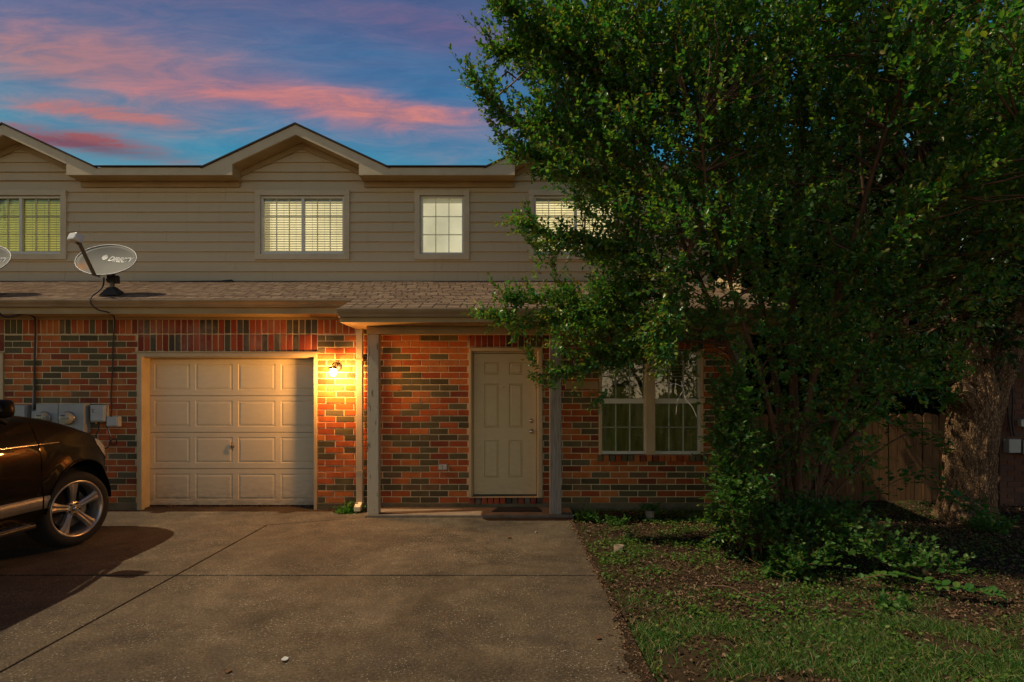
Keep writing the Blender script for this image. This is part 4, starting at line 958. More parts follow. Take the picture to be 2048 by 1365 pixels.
for s in (-1, 1):
    MB().tube([(XC + s * .86, 5.1, 1.30), (XC + s * .70, 4.3, 1.78), (XC + s * .675, 3.5, 1.88), (XC + s * .67, 2.3, 1.82), (XC + s * .80, 1.8, 1.22)], .028, 6).build('roof_pillar', M['carpaint'], car, True)
    mr = MB().box(-.13, .13, -.09, .09, -.085, .085).build('mirror', M['carpaint'], car, True, bevel=.05, sub=1); mr.location = (0, 0, 0)
    mr.location = Vector((XC + s * 1.06, 4.78, 1.43)); mr.rotation_euler = (0, R(-8 * s), R(-12 * s))
    MB().box(-.10, .12, -.035, .035, -.03, .03).build('mirror_glass', M['carglass'], mr, bevel=.01); g_ = list(mr.children)[-1]; g_.matrix_parent_inverse = Matrix(); g_.location = (0, -.065, 0)
    MB().tube([(XC + s * .86, 4.78, 1.30), (XC + s * 1.0, 4.73, 1.37)], .03, 8).build('mirror_arm', M['plastic'], car, True)
    # body mouldings and the painted reflection band

    def strip(y0, y1, z, hgt, name, mat, proud=.006, zslope=0, n=16):
        m = MB()
        for i in range(n + 1):
            y = y0 + (y1 - y0) * i / n; zz = z + zslope * (y - y0)
            pr = profile(y); zz2 = [zz - hgt / 2, zz + hgt / 2]; xa = [float(np.interp(v_, [p[1] for p in pr[:11]], [p[0] for p in pr[:11]])) for v_ in zz2]
            e = min(1, min(i, n - i) / 1.0) if i in (0, n) else 1
            m.v += [(XC + s * (xa[0] - .004), y, zz2[0]), (XC + s * (xa[0] + proud), y, zz2[0] + .002), (XC + s * (xa[1] + proud), y, zz2[1] - .002), (XC + s * (xa[1] - .004), y, zz2[1])]
        for i in range(n): m.f += [(i * 4 + j, i * 4 + j + 1, i * 4 + 5 + j, i * 4 + 4 + j) for j in range(3)]
        m.build(name, M[mat], car, True)
    strip(4.14, 5.345, 1.075, .016, 'side_moulding', 'chrome', zslope=.010); strip(5.358, 5.60, 1.087, .013, 'side_moulding', 'chrome', zslope=.01)
    strip(3.42, 5.345, .54, .12, 'reflection_band', 'door_reflection', .010); strip(5.358, 5.41, .54, .12, 'reflection_band', 'door_reflection', .010, n=3)  # pale strip painted in place of the ground's reflection on the doors
    # running board
    rb = MB().prismz([(XC + s * .90, 3.45), (XC + s * 1.05, 3.5), (XC + s * 1.06, 5.20), (XC + s * .90, 5.34)], .335, .375).build('running_board', M['plastic'], car, bevel=.012)
    MB().prismz([(XC + s * .955, 3.5), (XC + s * 1.045, 3.52), (XC + s * 1.05, 5.15), (XC + s * .955, 5.20)], .377, .382).build('step_plate', M['alloy'], rb)
    tr = MB()
    for i in range(26): yy_ = 3.6 + i * .06; tr.box(min(XC + s * .97, XC + s * 1.03), max(XC + s * .97, XC + s * 1.03), yy_, yy_ + .03, .3825, .388)
    tr.build('step_tread', M['rubber'], rb)
    # arch liner and lip
    for wc in (WFY, WRY):
        lipp = []
        for k in range(25):
            a_ = math.pi * (k / 24) ; yy_ = wc + .470 * math.cos(a_); zz_ = .42 + .470 * math.sin(a_)
            pr = profile(yy_); lipp.append((XC + s * (float(np.interp(zz_ + .01, [p[1] for p in pr[:11]], [p[0] for p in pr[:11]])) + .002), yy_, zz_))
        MB().tube(lipp, .011, 6).build('arch_lip', M['carpaint'], car, True)
        ln_ = MB(); n = 20
        for k in range(n + 1):
            a_ = math.pi * k / n - 0.0; yy_, zz_ = wc + .462 * math.cos(a_), .42 + .462 * math.sin(a_); ln_.v += [(XC + s * .965, yy_, zz_), (XC + s * .55, yy_, zz_)]
        ln_.f = [(2 * k, 2 * k + 1, 2 * k + 3, 2 * k + 2) for k in range(n)]; ln_.build('arch_liner', M['black'], car, True)
    hl = MB(); n = 10
    for i in range(n + 1):
        y = 6.12 + (6.50 - 6.12) * i / n; pr = profile(y); zc_ = hood(y) - .115 - .03 * (i / n); hh = .012 + .055 * math.sin(math.pi * min(1, .15 + .85 * i / n) * .8)
        for zz in (zc_ - hh, zc_ - hh * .3, zc_ + hh * .3, zc_ + hh):
            x = float(np.interp(zz, [p[1] for p in pr], [p[0] for p in pr])); hl.v.append((XC + s * (x + .006), y, zz))
    hl.f = [(i * 4 + j, i * 4 + j + 1, i * 4 + 5 + j, i * 4 + 4 + j) for i in range(n) for j in range(3)]
    hl.build('headlight', M['lens'], car, True)
gr = MB().box(XC - .42, XC + .42, 6.59, 6.63, .58, .86).build('grille', M['plastic'], car, bevel=.02)
for k in range(3): MB().box(XC - .40, XC + .40, 6.63, 6.64, .63 + k * .08, .65 + k * .08).build('slat', M['chrome'], gr)
def wheel(wc, s, steer):
    T = Matrix.Translation((XC + s * .925, wc, WR)) @ Matrix.Rotation(R(steer), 4, 'Z') @ (Matrix.Identity(4) if s > 0 else Matrix.Rotation(math.pi, 4, 'Z'))
    w_ = WR; tyre = MB().lathe([(.285, .015), (.30, .022), (.335, .026), (.365, .012), (w_ - .003, -.02), (w_, -.06), (w_, -.19), (w_ - .003, -.23), (.36, -.26), (.30, -.27), (.285, -.25)], T, 64).build('wheel', M['rubber'], car, True)
    tyre['label'] = 'turned front wheel with five spoke alloy rim' if s > 0 and steer else 'alloy wheel'
    MB().lathe([(.290, .018), (.286, .024), (.274, .022), (.262, .008), (.252, -.02), (.248, -.12), (.246, -.22)], T, 64).build('rim', M['alloy'], tyre, True)
    sp = MB()
    for k in range(5):
        a_ = R(90 + 72 * k + 6); ca, sa = math.cos(a_), math.sin(a_)
        def q(r, t_, x): return T @ Vector((x, r * ca - t_ * sa, r * sa + t_ * ca))
        rows = [(.035, .032, -.028), (.09, .030, -.020), (.16, .036, -.004), (.22, .045, .006), (.263, .058, .010)]; b = len(sp.v)
        for r_, hw, x in rows: sp.v += [tuple(q(r_, -hw, x - .012)), tuple(q(r_, -hw * .45, x)), tuple(q(r_, 0, x - .007)), tuple(q(r_, hw * .45, x)), tuple(q(r_, hw, x - .012)), tuple(q(r_, hw * .9, x - .05)), tuple(q(r_, -hw * .9, x - .05))]
        for i in range(4): sp.f += [(b + i * 7 + j, b + i * 7 + (j + 1) % 7, b + i * 7 + 7 + (j + 1) % 7, b + i * 7 + 7 + j) for j in range(7)]
    sp.lathe([(0, -.02), (.055, -.022), (.075, -.03), (.08, -.06)], T, 32)
    sp.build('spokes', M['alloy'], tyre)
    MB().lathe([(0, -.006), (.026, -.008), (.030, -.014), (.030, -.03)], T, 28).build('hub_cap', M['steel'], tyre, True)
    st_ = MB()
    for k in range(3):
        a_ = R(90 + 120 * k); c_, s2 = math.cos(a_), math.sin(a_)
        st_.add([T @ Vector((-.003, .022 * c_, .022 * s2)), T @ Vector((-.002, -.004 * s2, .004 * c_)), T @ Vector((-.002, .004 * s2, -.004 * c_))], [(0, 1, 2)])
    st_.lathe([(.021, -.004), (.024, -.002), (.0265, -.004)], T, 28); st_.build('emblem', M['chrome'], tyre)
    ln = MB()
    for k in range(5):
        a_ = R(90 + 36 + 72 * k + 6); ln.tube([T @ Vector((-.045, .056 * math.cos(a_), .056 * math.sin(a_))), T @ Vector((-.012, .056 * math.cos(a_), .056 * math.sin(a_)))], .010, 6)
    ln.build('lug_nuts', M['plastic'], tyre, kind='stuff')
    MB().lathe([(.03, -.09), (.19, -.09), (.19, -.115), (.03, -.115)], T, 40).build('brake_disc', M['steel'], tyre)
    cl = MB(); 
    for k in range(7): a_ = R(150 + 9 * k); b_ = R(159 + 9 * k); cl.add([T @ Vector((x, r * math.cos(t_), r * math.sin(t_))) for t_ in (a_, b_) for x in (-.07, -.13) for r in (.12, .205)], [(0, 1, 3, 2), (4, 6, 7, 5), (0, 4, 5, 1), (2, 3, 7, 6), (0, 2, 6, 4), (1, 5, 7, 3)])
    cl.build('brake_caliper', M['plastic'], tyre)
    MB().lathe([(0, -.24), (.25, -.24)], T, 24).build('wheel_inner', M['black'], tyre)
wheel(WFY, 1, -12); wheel(WFY, -1, -12); wheel(WRY, 1, 0); wheel(WRY, -1, 0)

# ------------------------------------------------------------------ fence
FY = 8.35
fence = empty('wooden_fence', (5.5, FY, 0), 'weathered brown wooden picket fence between the townhouse and the brick house', 'fence')
pk = MB(); pw = .118; hgt = 1.33
pk.prism([(-pw / 2, 0), (pw / 2, 0), (pw / 2, hgt - .035), (pw / 2 - .03, hgt), (-pw / 2 + .03, hgt), (-pw / 2, hgt - .035)], 0, .018); PKM = pk.mesh('picket'); PKM.materials.append(M['picket'])
x = HX1 + .08
while x < 7.25:
    o = bpy.data.objects.new('picket', PKM); COL.objects.link(o); o.parent = fence; o.matrix_parent_inverse = world_of(fence).inverted()
    o.location = (x, FY + random.uniform(-.004, .004), -.05 + random.uniform(-.02, .02)); o.rotation_euler = (0, random.uniform(-.012, .012), 0); x += pw + .007
for z in (.25, .70, 1.12): MB().box(HX1 + .02, 7.3, FY + .022, FY + .06, z, z + .085).build('rail', M['picket'], fence)
for x in (3.4, 5.8, 7.2): MB().box(x, x + .09, FY + .062, FY + .15, -.05, 1.22).build('fence_post', M['picket'], fence)

# ------------------------------------------------------------------ neighbouring brick house at the right edge
NX = PX(2000, 8.0); NY = 8.0
nb = empty('brick_house', (NX + 1.2, NY, 0), 'dark brown brick house wall behind the thick oak trunk', 'house')
nw = MB().box(NX, NX + 2.4, NY + .009, 8.55, -.1, 3.0).build('brick_wall', M['brick_far'], nb)
def nbrick_fn(t, out):
    n = t.noise(t.pos(), 50, 5, .7); principled(t, out, t.mix(.6, t.ramp(rnd(t), [(0, (.11, .045, .028)), (.5, (.15, .07, .045)), (1, (.085, .05, .038))]), t.ramp(n, [(.3, (.6, .6, .6)), (.7, (1.2, 1.2, 1.2))]), 'MULTIPLY'), .9, 0, n, .5, .005, .2)
NBM = brick_mesh('h', 55); NBM.materials.append(material('brick_brown', nbrick_fn))
for k in range(34):
    z = .02 + k * .078
    if z > 2.55: break
    x = NX - (.10 if k % 2 else 0)
    while x < NX + 2.1:
        a = max(x, NX + .002); o = bpy.data.objects.new('brick', NBM); COL.objects.link(o); o.parent = nw; o.matrix_parent_inverse = world_of(nw).inverted()
        o.location = ((a + x + .2) / 2, NY, z + .034); o.scale = (x + .2 - a, 1, .068); x += .2096
MB().add([(NX - .3, 7.6, 2.85), (NX + 2.7, 7.6, 2.85), (NX + 2.7, 8.9, 3.45), (NX - .1, 8.9, 3.45), (NX - .3, 7.6, 3.0), (NX + 2.7, 7.6, 3.0), (NX + 2.7, 8.9, 3.6), (NX - .1, 8.9, 3.6)], [(0, 1, 5, 4), (4, 5, 6, 7), (0, 3, 2, 1), (0, 4, 7, 3), (1, 2, 6, 5), (2, 3, 7, 6)]).build('roof', M['roof_dark'], nb)
mb = empty('breaker_box', (PX(2025, NY), NY, 1.0), 'grey metal breaker box on the brown brick wall behind the oak', 'utility box')
MB().box(PX(2006, NY), PX(2030, NY), NY - .10, NY - .003, PZ(905, NY), PZ(878, NY)).build('housing', M['meterbox'], mb, bevel=.006)
MB().box(PX(2032, NY), PX(2060, NY), NY - .12, NY - .003, PZ(908, NY), PZ(880, NY)).build('housing', M['steel'], mb, bevel=.006)
wb = MB().box(PX(2034, NY), PX(2047, NY), NY - .07, NY - .003, PZ(853, NY), PZ(839, NY)).build('junction_box', M['boxwhite'], bevel=.005); tag(wb, 'small white junction box on the brown brick wall above the breaker box', 'utility box')
for pxs in ((2012, 2014, 2018, 2022), (2024, 2026, 2025, 2028)): cable('wall_conduit', [P(pxs[0], 770, 7.95), P(pxs[1], 800, 7.95), P(pxs[2], 840, 7.95), P(pxs[3], 872, 7.94)], .012, 'cable', 'dark conduit on the brown brick wall, ' + ('nearer the oak trunk' if pxs[0] == 2012 else 'next to the small white box'))
# wooden board fixed to the brick wall above the oak fork
po = MB().box(PX(2014, 7.95), PX(2028, 7.95), 7.93, 7.997, 2.0, 2.8).build('wooden_board', M['picket']); tag(po, 'short upright wooden board fixed to the brown bricks above the oak fork', 'board')

# house behind the fence
bh = empty('far_house', (10.2, 16, 0), 'neighbouring house with pale shingled roof beyond the wooden fence', 'house')
MB().box(6.5, 15.5, 16.0, 16.3, 0, 2.35).build('wall', M['brick_far'], bh)
MB().add([(6.0, 15.4, 2.30), (16, 15.4, 2.30), (15, 21, 4.9), (8.2, 21, 4.9), (6.0, 15.4, 2.42), (16, 15.4, 2.42), (15, 21, 5.0), (8.2, 21, 5.0)], [(0, 1, 5, 4), (4, 5, 6, 7), (0, 3, 2, 1), (0, 4, 7, 3), (1, 2, 6, 5), (2, 3, 7, 6)]).build('roof', simple('far_shingle', (.17, .125, .11), .9, nscale=9, c2=(.06, .045, .04), stretch=(1, 2.5, 1)), bh)
for xx in (10.3, 12.2):
    fw = MB(); 
    for r in rects_minus(xx, xx + 1.3, .9, 2.1, [(xx + .06, xx + .62, .96, 2.04), (xx + .68, xx + 1.24, .96, 2.04)]): fw.box(r[0], r[1], 15.93, 15.99, r[2], r[3])
    fo = fw.build('window', M['vinyl'], bh); MB().box(xx + .06, xx + 1.24, 15.975, 15.98, .96, 2.04).build('pane', simple('blue_blind', (.30, .38, .40), .5) if xx < 11 else M['meterbox'], fo)
# ------------------------------------------------------------------ trees
def rand_in(blobs, n, shell=.35):
    """points in a union of ellipsoids (cx,cy,cz,rx,ry,rz,weight), denser towards their surface"""
    B = np.array(blobs, float); wgt = B[:, 6] * B[:, 3] * B[:, 5]; idx = RNG.choice(len(B), n, p=wgt / wgt.sum())
    d = unit(RNG.normal(size=(n, 3))); r = RNG.random(n) ** shell; b = B[idx]
    return b[:, :3] + d * r[:, None] * b[:, 3:6], d, idx
def sprays(pts, dirs, nl, Lt, leaf, wr, spread=.8):
    """leafy twigs: returns leaf origins, axes, lengths and twig ends"""
    n = len(pts); L = Lt * RNG.uniform(.6, 1.25, n); dirs = unit(dirs)
    k = np.arange(nl); t = (k + .6) / nl; t = t[None] + RNG.uniform(-.04, .04, (n, nl))
    O = pts[:, None] + dirs[:, None] * (t * L[:, None])[:, :, None]
    O[:, :, 2] += -.10 * L[:, None] * (t ** 2) * RNG.uniform(-1, 1.5, (n, 1))
    s = unit(np.cross(dirs, np.array([0, 0, 1.]) + RNG.normal(size=(n, 3)) * .5)); u_ = np.cross(s, dirs)
    ang = k[None] * 2.2 + RNG.uniform(0, 6.28, (n, 1)) + RNG.uniform(-.5, .5, (n, nl))
    rad = s[:, None] * np.cos(ang)[:, :, None] + u_[:, None] * np.sin(ang)[:, :, None] * .8
    A = unit(rad * spread + dirs[:, None] * (.45 + .5 * t[:, :, None]) + RNG.normal(size=(n, nl, 3)) * .18)
    ln = leaf * RNG.uniform(.65, 1.25, (n, nl)) * (1.05 - .35 * t)
    return O.reshape(-1, 3), A.reshape(-1, 3), ln.ravel(), t.ravel(), pts, pts + dirs * L[:, None]
def W3(px, py, Y, rx, ry, rz, wt=1.0):
    p = P(px, py, Y); return (p.x, p.y, p.z, rx, ry, rz, wt)
def limb(name, paths, mat, parent, n=8):
    m = MB()
    for pts, r0, r1 in paths:
        sp = spline(pts, 7); k = len(sp); m.tube(sp, [r0 + (r1 - r0) * (i / (k - 1)) ** .8 * 1.0 for i in range(k)], n)
    return m.build(name, M[mat], parent, True)
def connect(targets, nodes, r0, r1, name, mat, parent, sag=.15):
    """branches from the nearest lower limb node to each target, in two bent segments"""
    nodes = np.array([tuple(p) for p in nodes]); A, B, ra, rb = [], [], [], []
    for t in targets:
        d = np.linalg.norm(nodes - t, axis=1) + np.maximum(nodes[:, 2] - t[2] + .1, 0) * 3
        p = nodes[int(np.argmin(d))]; m1 = p * .6 + t * .4 + RNG.normal(size=3) * .07 * np.linalg.norm(t - p) + np.array([0, 0, sag * .3]); m2 = p * .25 + t * .75 + RNG.normal(size=3) * .05 * np.linalg.norm(t - p) + np.array([0, 0, sag * .2])
        for a, b, x, y in ((p, m1, 1, .75), (m1, m2, .75, .5), (m2, t, .5, .25)): A.append(a); B.append(b); ra.append(r0 * x + r1 * (1 - x)); rb.append(r0 * y + r1 * (1 - y))
    return sticks(name, np.array(A), np.array(B), np.array(ra), np.array(rb), M[mat], parent)

# --- crape myrtle in front of the house
BY = 5.9; bx, by = PX(1575, BY), BY
myr = empty('crape_myrtle', (bx, by, 0), 'large leafy crape myrtle with many brown stems growing in front of the house', 'tree')
def S(*q): return [P(a, b, c) for a, b, c in q]
trunks = [
 (S((1585, 1095, 5.9), (1592, 960, 5.9), (1588, 800, 5.85), (1583, 650, 5.8), (1590, 480, 5.7), (1600, 300, 5.6), (1625, 60, 5.4), (1640, -150, 5.2)), .060, .018),
 (S((1600, 1095, 5.95), (1640, 960, 6.0), (1725, 850, 6.05), (1790, 740, 6.1), (1830, 560, 6.1), (1900, 380, 6.0), (1960, 150, 5.8)), .055, .014),
 (S((1560, 1090, 5.85), (1520, 960, 5.8), (1490, 800, 5.7), (1455, 690, 5.6), (1400, 560, 5.5), (1330, 400, 5.4), (1260, 200, 5.3)), .045, .012),
 (S((1570, 1090, 6.0), (1565, 900, 6.05), (1540, 700, 6.05), (1500, 500, 6.0), (1450, 300, 5.9), (1400, 50, 5.8)), .042, .012),
 (S((1590, 1095, 5.8), (1600, 900, 5.6), (1640, 700, 5.4), (1700, 500, 5.1), (1760, 300, 4.8), (1830, 100, 4.5)), .045, .012),
 (S((1605, 1090, 6.05), (1680, 900, 6.3), (1740, 700, 6.4), (1740, 500, 6.4), (1720, 300, 6.3), (1730, 100, 6.2)), .038, .010),
 (S((1550, 1090, 5.8), (1490, 1000, 5.6), (1440, 900, 5.6), (1430, 800, 5.6)), .025, .008),
 (S((1575, 1095, 5.75), (1560, 950, 5.6), (1530, 780, 5.4), (1470, 600, 5.2), (1420, 420, 5.0), (1400, 250, 4.8)), .035, .010),
 (S((1610, 1095, 5.9), (1660, 1000, 5.8), (1760, 900, 5.8), (1850, 860, 5.8), (1900, 900, 5.8)), .016, .005),
 (S((1600, 1095, 5.9), (1690, 800, 5.7), (1800, 600, 5.5), (1930, 450, 5.3), (2060, 330, 5.1)), .036, .010)]
for t_ in trunks: limb('stem', [t_], 'bark', myr)
nodes = [p for t_ in trunks for p in spline(t_[0], 5)[6:]]
# drooping and reaching limbs towards the left silhouette
arms = [S((1455, 690, 5.6), (1330, 640, 5.8), (1200, 625, 5.9), (1090, 645, 5.95), (985, 635, 5.95)),
        S((1400, 560, 5.5), (1280, 520, 5.3), (1180, 490, 5.3), (1105, 475, 5.3), (1060, 450, 5.3)),
        S((1400, 560, 5.5), (1280, 570, 5.8), (1180, 610, 5.9), (1090, 600, 5.9), (1030, 600, 5.9)),
        S((1330, 400, 5.4), (1220, 300, 5.3), (1120, 260, 5.2), (1030, 245, 5.15), (950, 160, 5.1)),
        S((1260, 200, 5.3), (1160, 120, 5.2), (1080, 60, 5.1), (1020, 20, 5.0), (1005, -20, 5.0)),
        S((1330, 400, 5.4), (1240, 380, 5.2), (1150, 340, 5.1), (1085, 325, 5.1), (1045, 300, 5.1)),
        S((1455, 690, 5.6), (1340, 680, 5.7), (1270, 700, 5.8), (1190, 730, 5.9), (1110, 750, 5.95)),
        S((1420, 420, 5.0), (1345, 570, 5.0), (1325, 650, 5.0), (1325, 700, 5.0)),
        S((1400, 50, 5.8), (1250, 60, 5.6), (1130, 50, 5.5), (1050, 95, 5.4), (1000, 110, 5.3)),
        S((1640, 700, 5.4), (1700, 560, 5.0), (1820, 440, 4.6), (1960, 330, 4.2), (2040, 250, 4.0))]
for a in arms: limb('branch', [(a, .020, .004)], 'bark', myr, 6)
nodes += [p for a in arms for p in spline(a, 6)]
TI = .82
blobs = [W3(1195, 110, 5.5, .55, .75, .75), W3(1110, 190, 5.4, .32, .5, .48), W3(1090, 80, 5.4, .28, .4, .40, .8), W3(1205, 320, 5.5, .52, .75, .5), W3(1255, 460, 5.5, .42, .7, .40, .8), W3(1215, 610, 5.9, .45, .5, .26), W3(1160, 680, 5.95, .30, .35, .18), W3(1240, 705, 5.9, .38, .4, .15),
         W3(1330, 660, 5.8, .6, .5, .38, .7), W3(1330, 90, 5.3, .8, .9, .7), W3(1370, 290, 5.4, .8, .9, .65), W3(1360, 490, 5.4, .65, .8, .55), W3(1540, 40, 5.0, .8, .9, .6), W3(1560, 260, 5.2, .7, .8, .6, .8), W3(1530, 470, 5.3, .65, .7, .55, .8),
         W3(1490, 620, 5.4, .5, .6, .35, .6), W3(1490, 780, 5.3, .12, .25, .40, .8), W3(1478, 930, 5.3, .15, .25, .40, .9), W3(1490, 1040, 5.55, .26, .35, .2, 1.2), W3(1540, 830, 5.75, .26, .2, .50, .25), W3(1750, 90, 4.8, .75, .8, .6, .8), W3(1930, 130, 4.3, .7, .6, .6, .8), W3(1730, 260, 5.1, .6, .6, .4, .45),
         W3(1960, 420, 4.8, .6, .6, .6, .6), W3(1720, 560, 5.3, .6, .6, .35, .7), W3(1850, 600, 5.4, .5, .6, .35, .6), W3(2080, 300, 4.6, .6, .7, .9, .8), W3(1650, 680, 5.5, .4, .4, .3, .8), W3(1660, 850, 5.35, .32, .25, .35, .4), W3(1770, 770, 5.3, .40, .3, .20, .55), W3(1600, 720, 5.3, .30, .25, .30, .5), W3(1640, 800, 6.2, .35, .2, .35, .7), W3(1740, 740, 6.2, .45, .3, .28, .8), W3(1830, 730, 5.9, .4, .4, .2, .7), W3(1620, 900, 6.15, .28, .15, .35, .6), W3(1590, 640, 6.1, .5, .3, .35, .7), W3(1700, 900, 6.1, .22, .15, .2, .4), W3(1250, 180, 5.6, .6, .8, .6), W3(1440, 170, 5.9, .8, .8, .8),
         W3(1600, -120, 5.2, 1.9, 1.3, .5, .6), W3(2250, 200, 4.8, .8, 1.1, 1.2, .5)]
NT_ = 9800
pts, dirs, _ = rand_in(blobs, NT_, .30)
out = unit(pts - np.array([bx + .1, by, 2.3])); tdir = unit(out * .55 + dirs * .35 + np.array([0, -.10, .42]) + RNG.normal(size=(NT_, 3)) * .34)
# sprigs along the arms (silhouette)
ap, ad = [], []
for a in arms:
    sp = [np.array(p) for p in spline(a, 10)]
    for i in range(8, len(sp)):
        t_ = sp[i] - sp[i - 1]
        for k in range(4 if i > len(sp) - 14 else 7): ap.append(sp[i] + RNG.normal(size=3) * (.015 if i > len(sp) - 14 else .06)); ad.append(unit(t_) * .8 + RNG.normal(size=3) * .45 + np.array([0, 0, .15]))
# twigs poking out along the left edge
for (px, py, qx, qy) in [(985, 60, 975, 5), (975, 110, 950, 60), (1000, 200, 945, 130), (1000, 250, 962, 205), (1010, 300, 985, 262), (1030, 330, 1000, 300), (1060, 520, 1040, 470), (1060, 560, 1062, 470), (1090, 590, 1095, 500), (1020, 640, 975, 560), (1000, 650, 938, 618), (1010, 690, 1000, 640), (1060, 740, 1042, 700), (1100, 780, 1065, 760), (1200, 770, 1185, 800), (1060, 440, 1015, 440), (1120, 20, 1100, -20), (1060, 30, 1040, -10), (1010, 30, 1000, 0)]:
    a, b = np.array(P(px, py, 5.15)), np.array(P(qx, qy, 5.1))
    yb = 5.9 if py > 540 else 5.15; a, b = np.array(P(px + 18, py, yb)), np.array(P(qx + 12, qy, yb)); b = a + (b - a) * .72
    for i in range(7):
        t_ = i / 6; ap.append(a * (1 - t_) + b * t_ + RNG.normal(size=3) * .012 * (1.4 - t_)); ad.append(unit(b - a) + RNG.normal(size=3) * (.4 - .25 * t_))
ap, ad = np.array(ap), np.array(ad)
pts_all = np.concatenate([pts, ap]); d_all = np.concatenate([tdir, unit(ad)])
O, A, L, t_, ta, tb = sprays(pts_all, d_all, 12, .25, .054, .55)
tipm = (t_ > .76) & (RNG.random(len(t_)) < .62)
LW = L * RNG.uniform(.50, .66, len(L))
dcam = np.linalg.norm(O - np.array([0, 0, H]), axis=1); pxs = CX + O[:, 0] / O[:, 1] * F; pys = CY - (O[:, 2] - H) / O[:, 1] * F
vis = (pxs > 900) & (pxs < 2040) & (pys > 5) & (pys < 1350)
L = np.where((pxs > 1650), L * 1.15, L)
score = np.where(vis & ~tipm, dcam / (L + .001), 1e9); sel = np.argsort(score)[:280]; rest = np.ones(len(O), bool); rest[sel] = False
m0 = rest & ~tipm; m1 = rest & tipm
leaves('foliage', O[m0], A[m0], L[m0], LW[m0], M['leaf'], myr); leaves('young_foliage', O[m1], A[m1], L[m1] * .95, LW[m1], M['leaf_tip'], myr)
lm = MB(); lm.v = [(0, 0, 0), (.30, .26, .09), (.68, .25, .055), (1, 0, -.07), (.68, -.25, .055), (.30, -.26, .09)]; lm.f = [(0, 1, 2, 3), (0, 3, 4, 5)]
LFM = bpy.data.meshes.new('leaf'); LFM.from_pydata(lm.v, [], lm.f); LFM.materials.append(M['leaf'])
for i in sel:
    o = bpy.data.objects.new('leaf', LFM); COL.objects.link(o); o.parent = myr; o.matrix_parent_inverse = world_of(myr).inverted()
    o.location = O[i]; o.scale = (L[i],) * 3; o.rotation_euler = (Vector(A[i]).to_track_quat('X', 'Z')).to_euler()
sticks('twigs', ta, tb, .0022, .0010, M['twig'], myr)
cidx = RNG.choice(NT_, 900, replace=False); connect(pts[cidx], nodes, .011, .003, 'small_branches', 'twig', myr)
# pale dead twig hanging in front of the window
MB().tube(spline([P(1362, 762, 4.95), P(1368, 785, 4.93), P(1372, 800, 4.92), P(1385, 815, 4.9), P(1394, 836, 4.9)], 5), .004, 5).tube(spline([P(1368, 780, 4.93), P(1356, 800, 4.93), P(1352, 830, 4.93)], 4), .003, 5).tube(spline([P(1367, 775, 4.93), P(1345, 768, 4.93), P(1340, 790, 4.93)], 4), .003, 5).build('bare_twig', M['cablewhite'], myr, True)
# --- shoots, vines and low bush round the foot
bush = empty('leafy_bush', (PX(1600, 5.6), 5.6, 0), 'low leafy vine bush spreading round the foot of the crape myrtle', 'bush')
bb = [W3(1462, 800, 5.15, .10, .2, .28, 1.0), W3(1475, 985, 5.15, .19, .25, .22, 1.4), W3(1560, 1050, 5.3, .30, .3, .14), W3(1640, 1040, 5.4, .3, .4, .16), W3(1700, 1085, 5.1, .35, .4, .09, .7), W3(1530, 930, 5.6, .20, .2, .30, .5), W3(1462, 890, 5.15, .12, .22, .30, 1.2), W3(1780, 1110, 4.9, .35, .3, .07, .5), W3(1600, 1120, 4.95, .25, .2, .09, .8), W3(1440, 1040, 5.6, .15, .2, .1, .9), W3(1850, 1140, 4.7, .3, .2, .06, .6)]
p2, d2_, _ = rand_in(bb, 1050, .5); p2[:, 2] = np.maximum(p2[:, 2], .03)
O, A, L, t_, ta, tb = sprays(p2, d2_ * .5 + np.array([0, -.1, .55]) + RNG.normal(size=(len(p2), 3)) * .4, 9, .19, .055, .6)
O[:, 2] = np.maximum(O[:, 2], .0); A[:, 2] = np.abs(A[:, 2]) * .6 + .02
leaves('foliage', O, A, L, L * .62, M['leaf_vine'], bush); sticks('stems', ta, tb, .003, .0015, M['twig'], bush)
sh = []
for i in range(46):
    x0 = PX(1470 + random.random() * 160, 5.6); y0 = 5.4 + random.random() * .5; h_ = random.uniform(.6, 1.8); a0 = Vector((x0, y0, -.02)); sh.append(([a0, a0 + Vector((random.uniform(-.12, .12), random.uniform(-.1, .1), h_ * .5)), a0 + Vector((random.uniform(-.35, .3), random.uniform(-.2, .2), h_))], .008, .003))
limb('shoots', sh, 'twig', bush, 4)['kind'] = 'stuff'
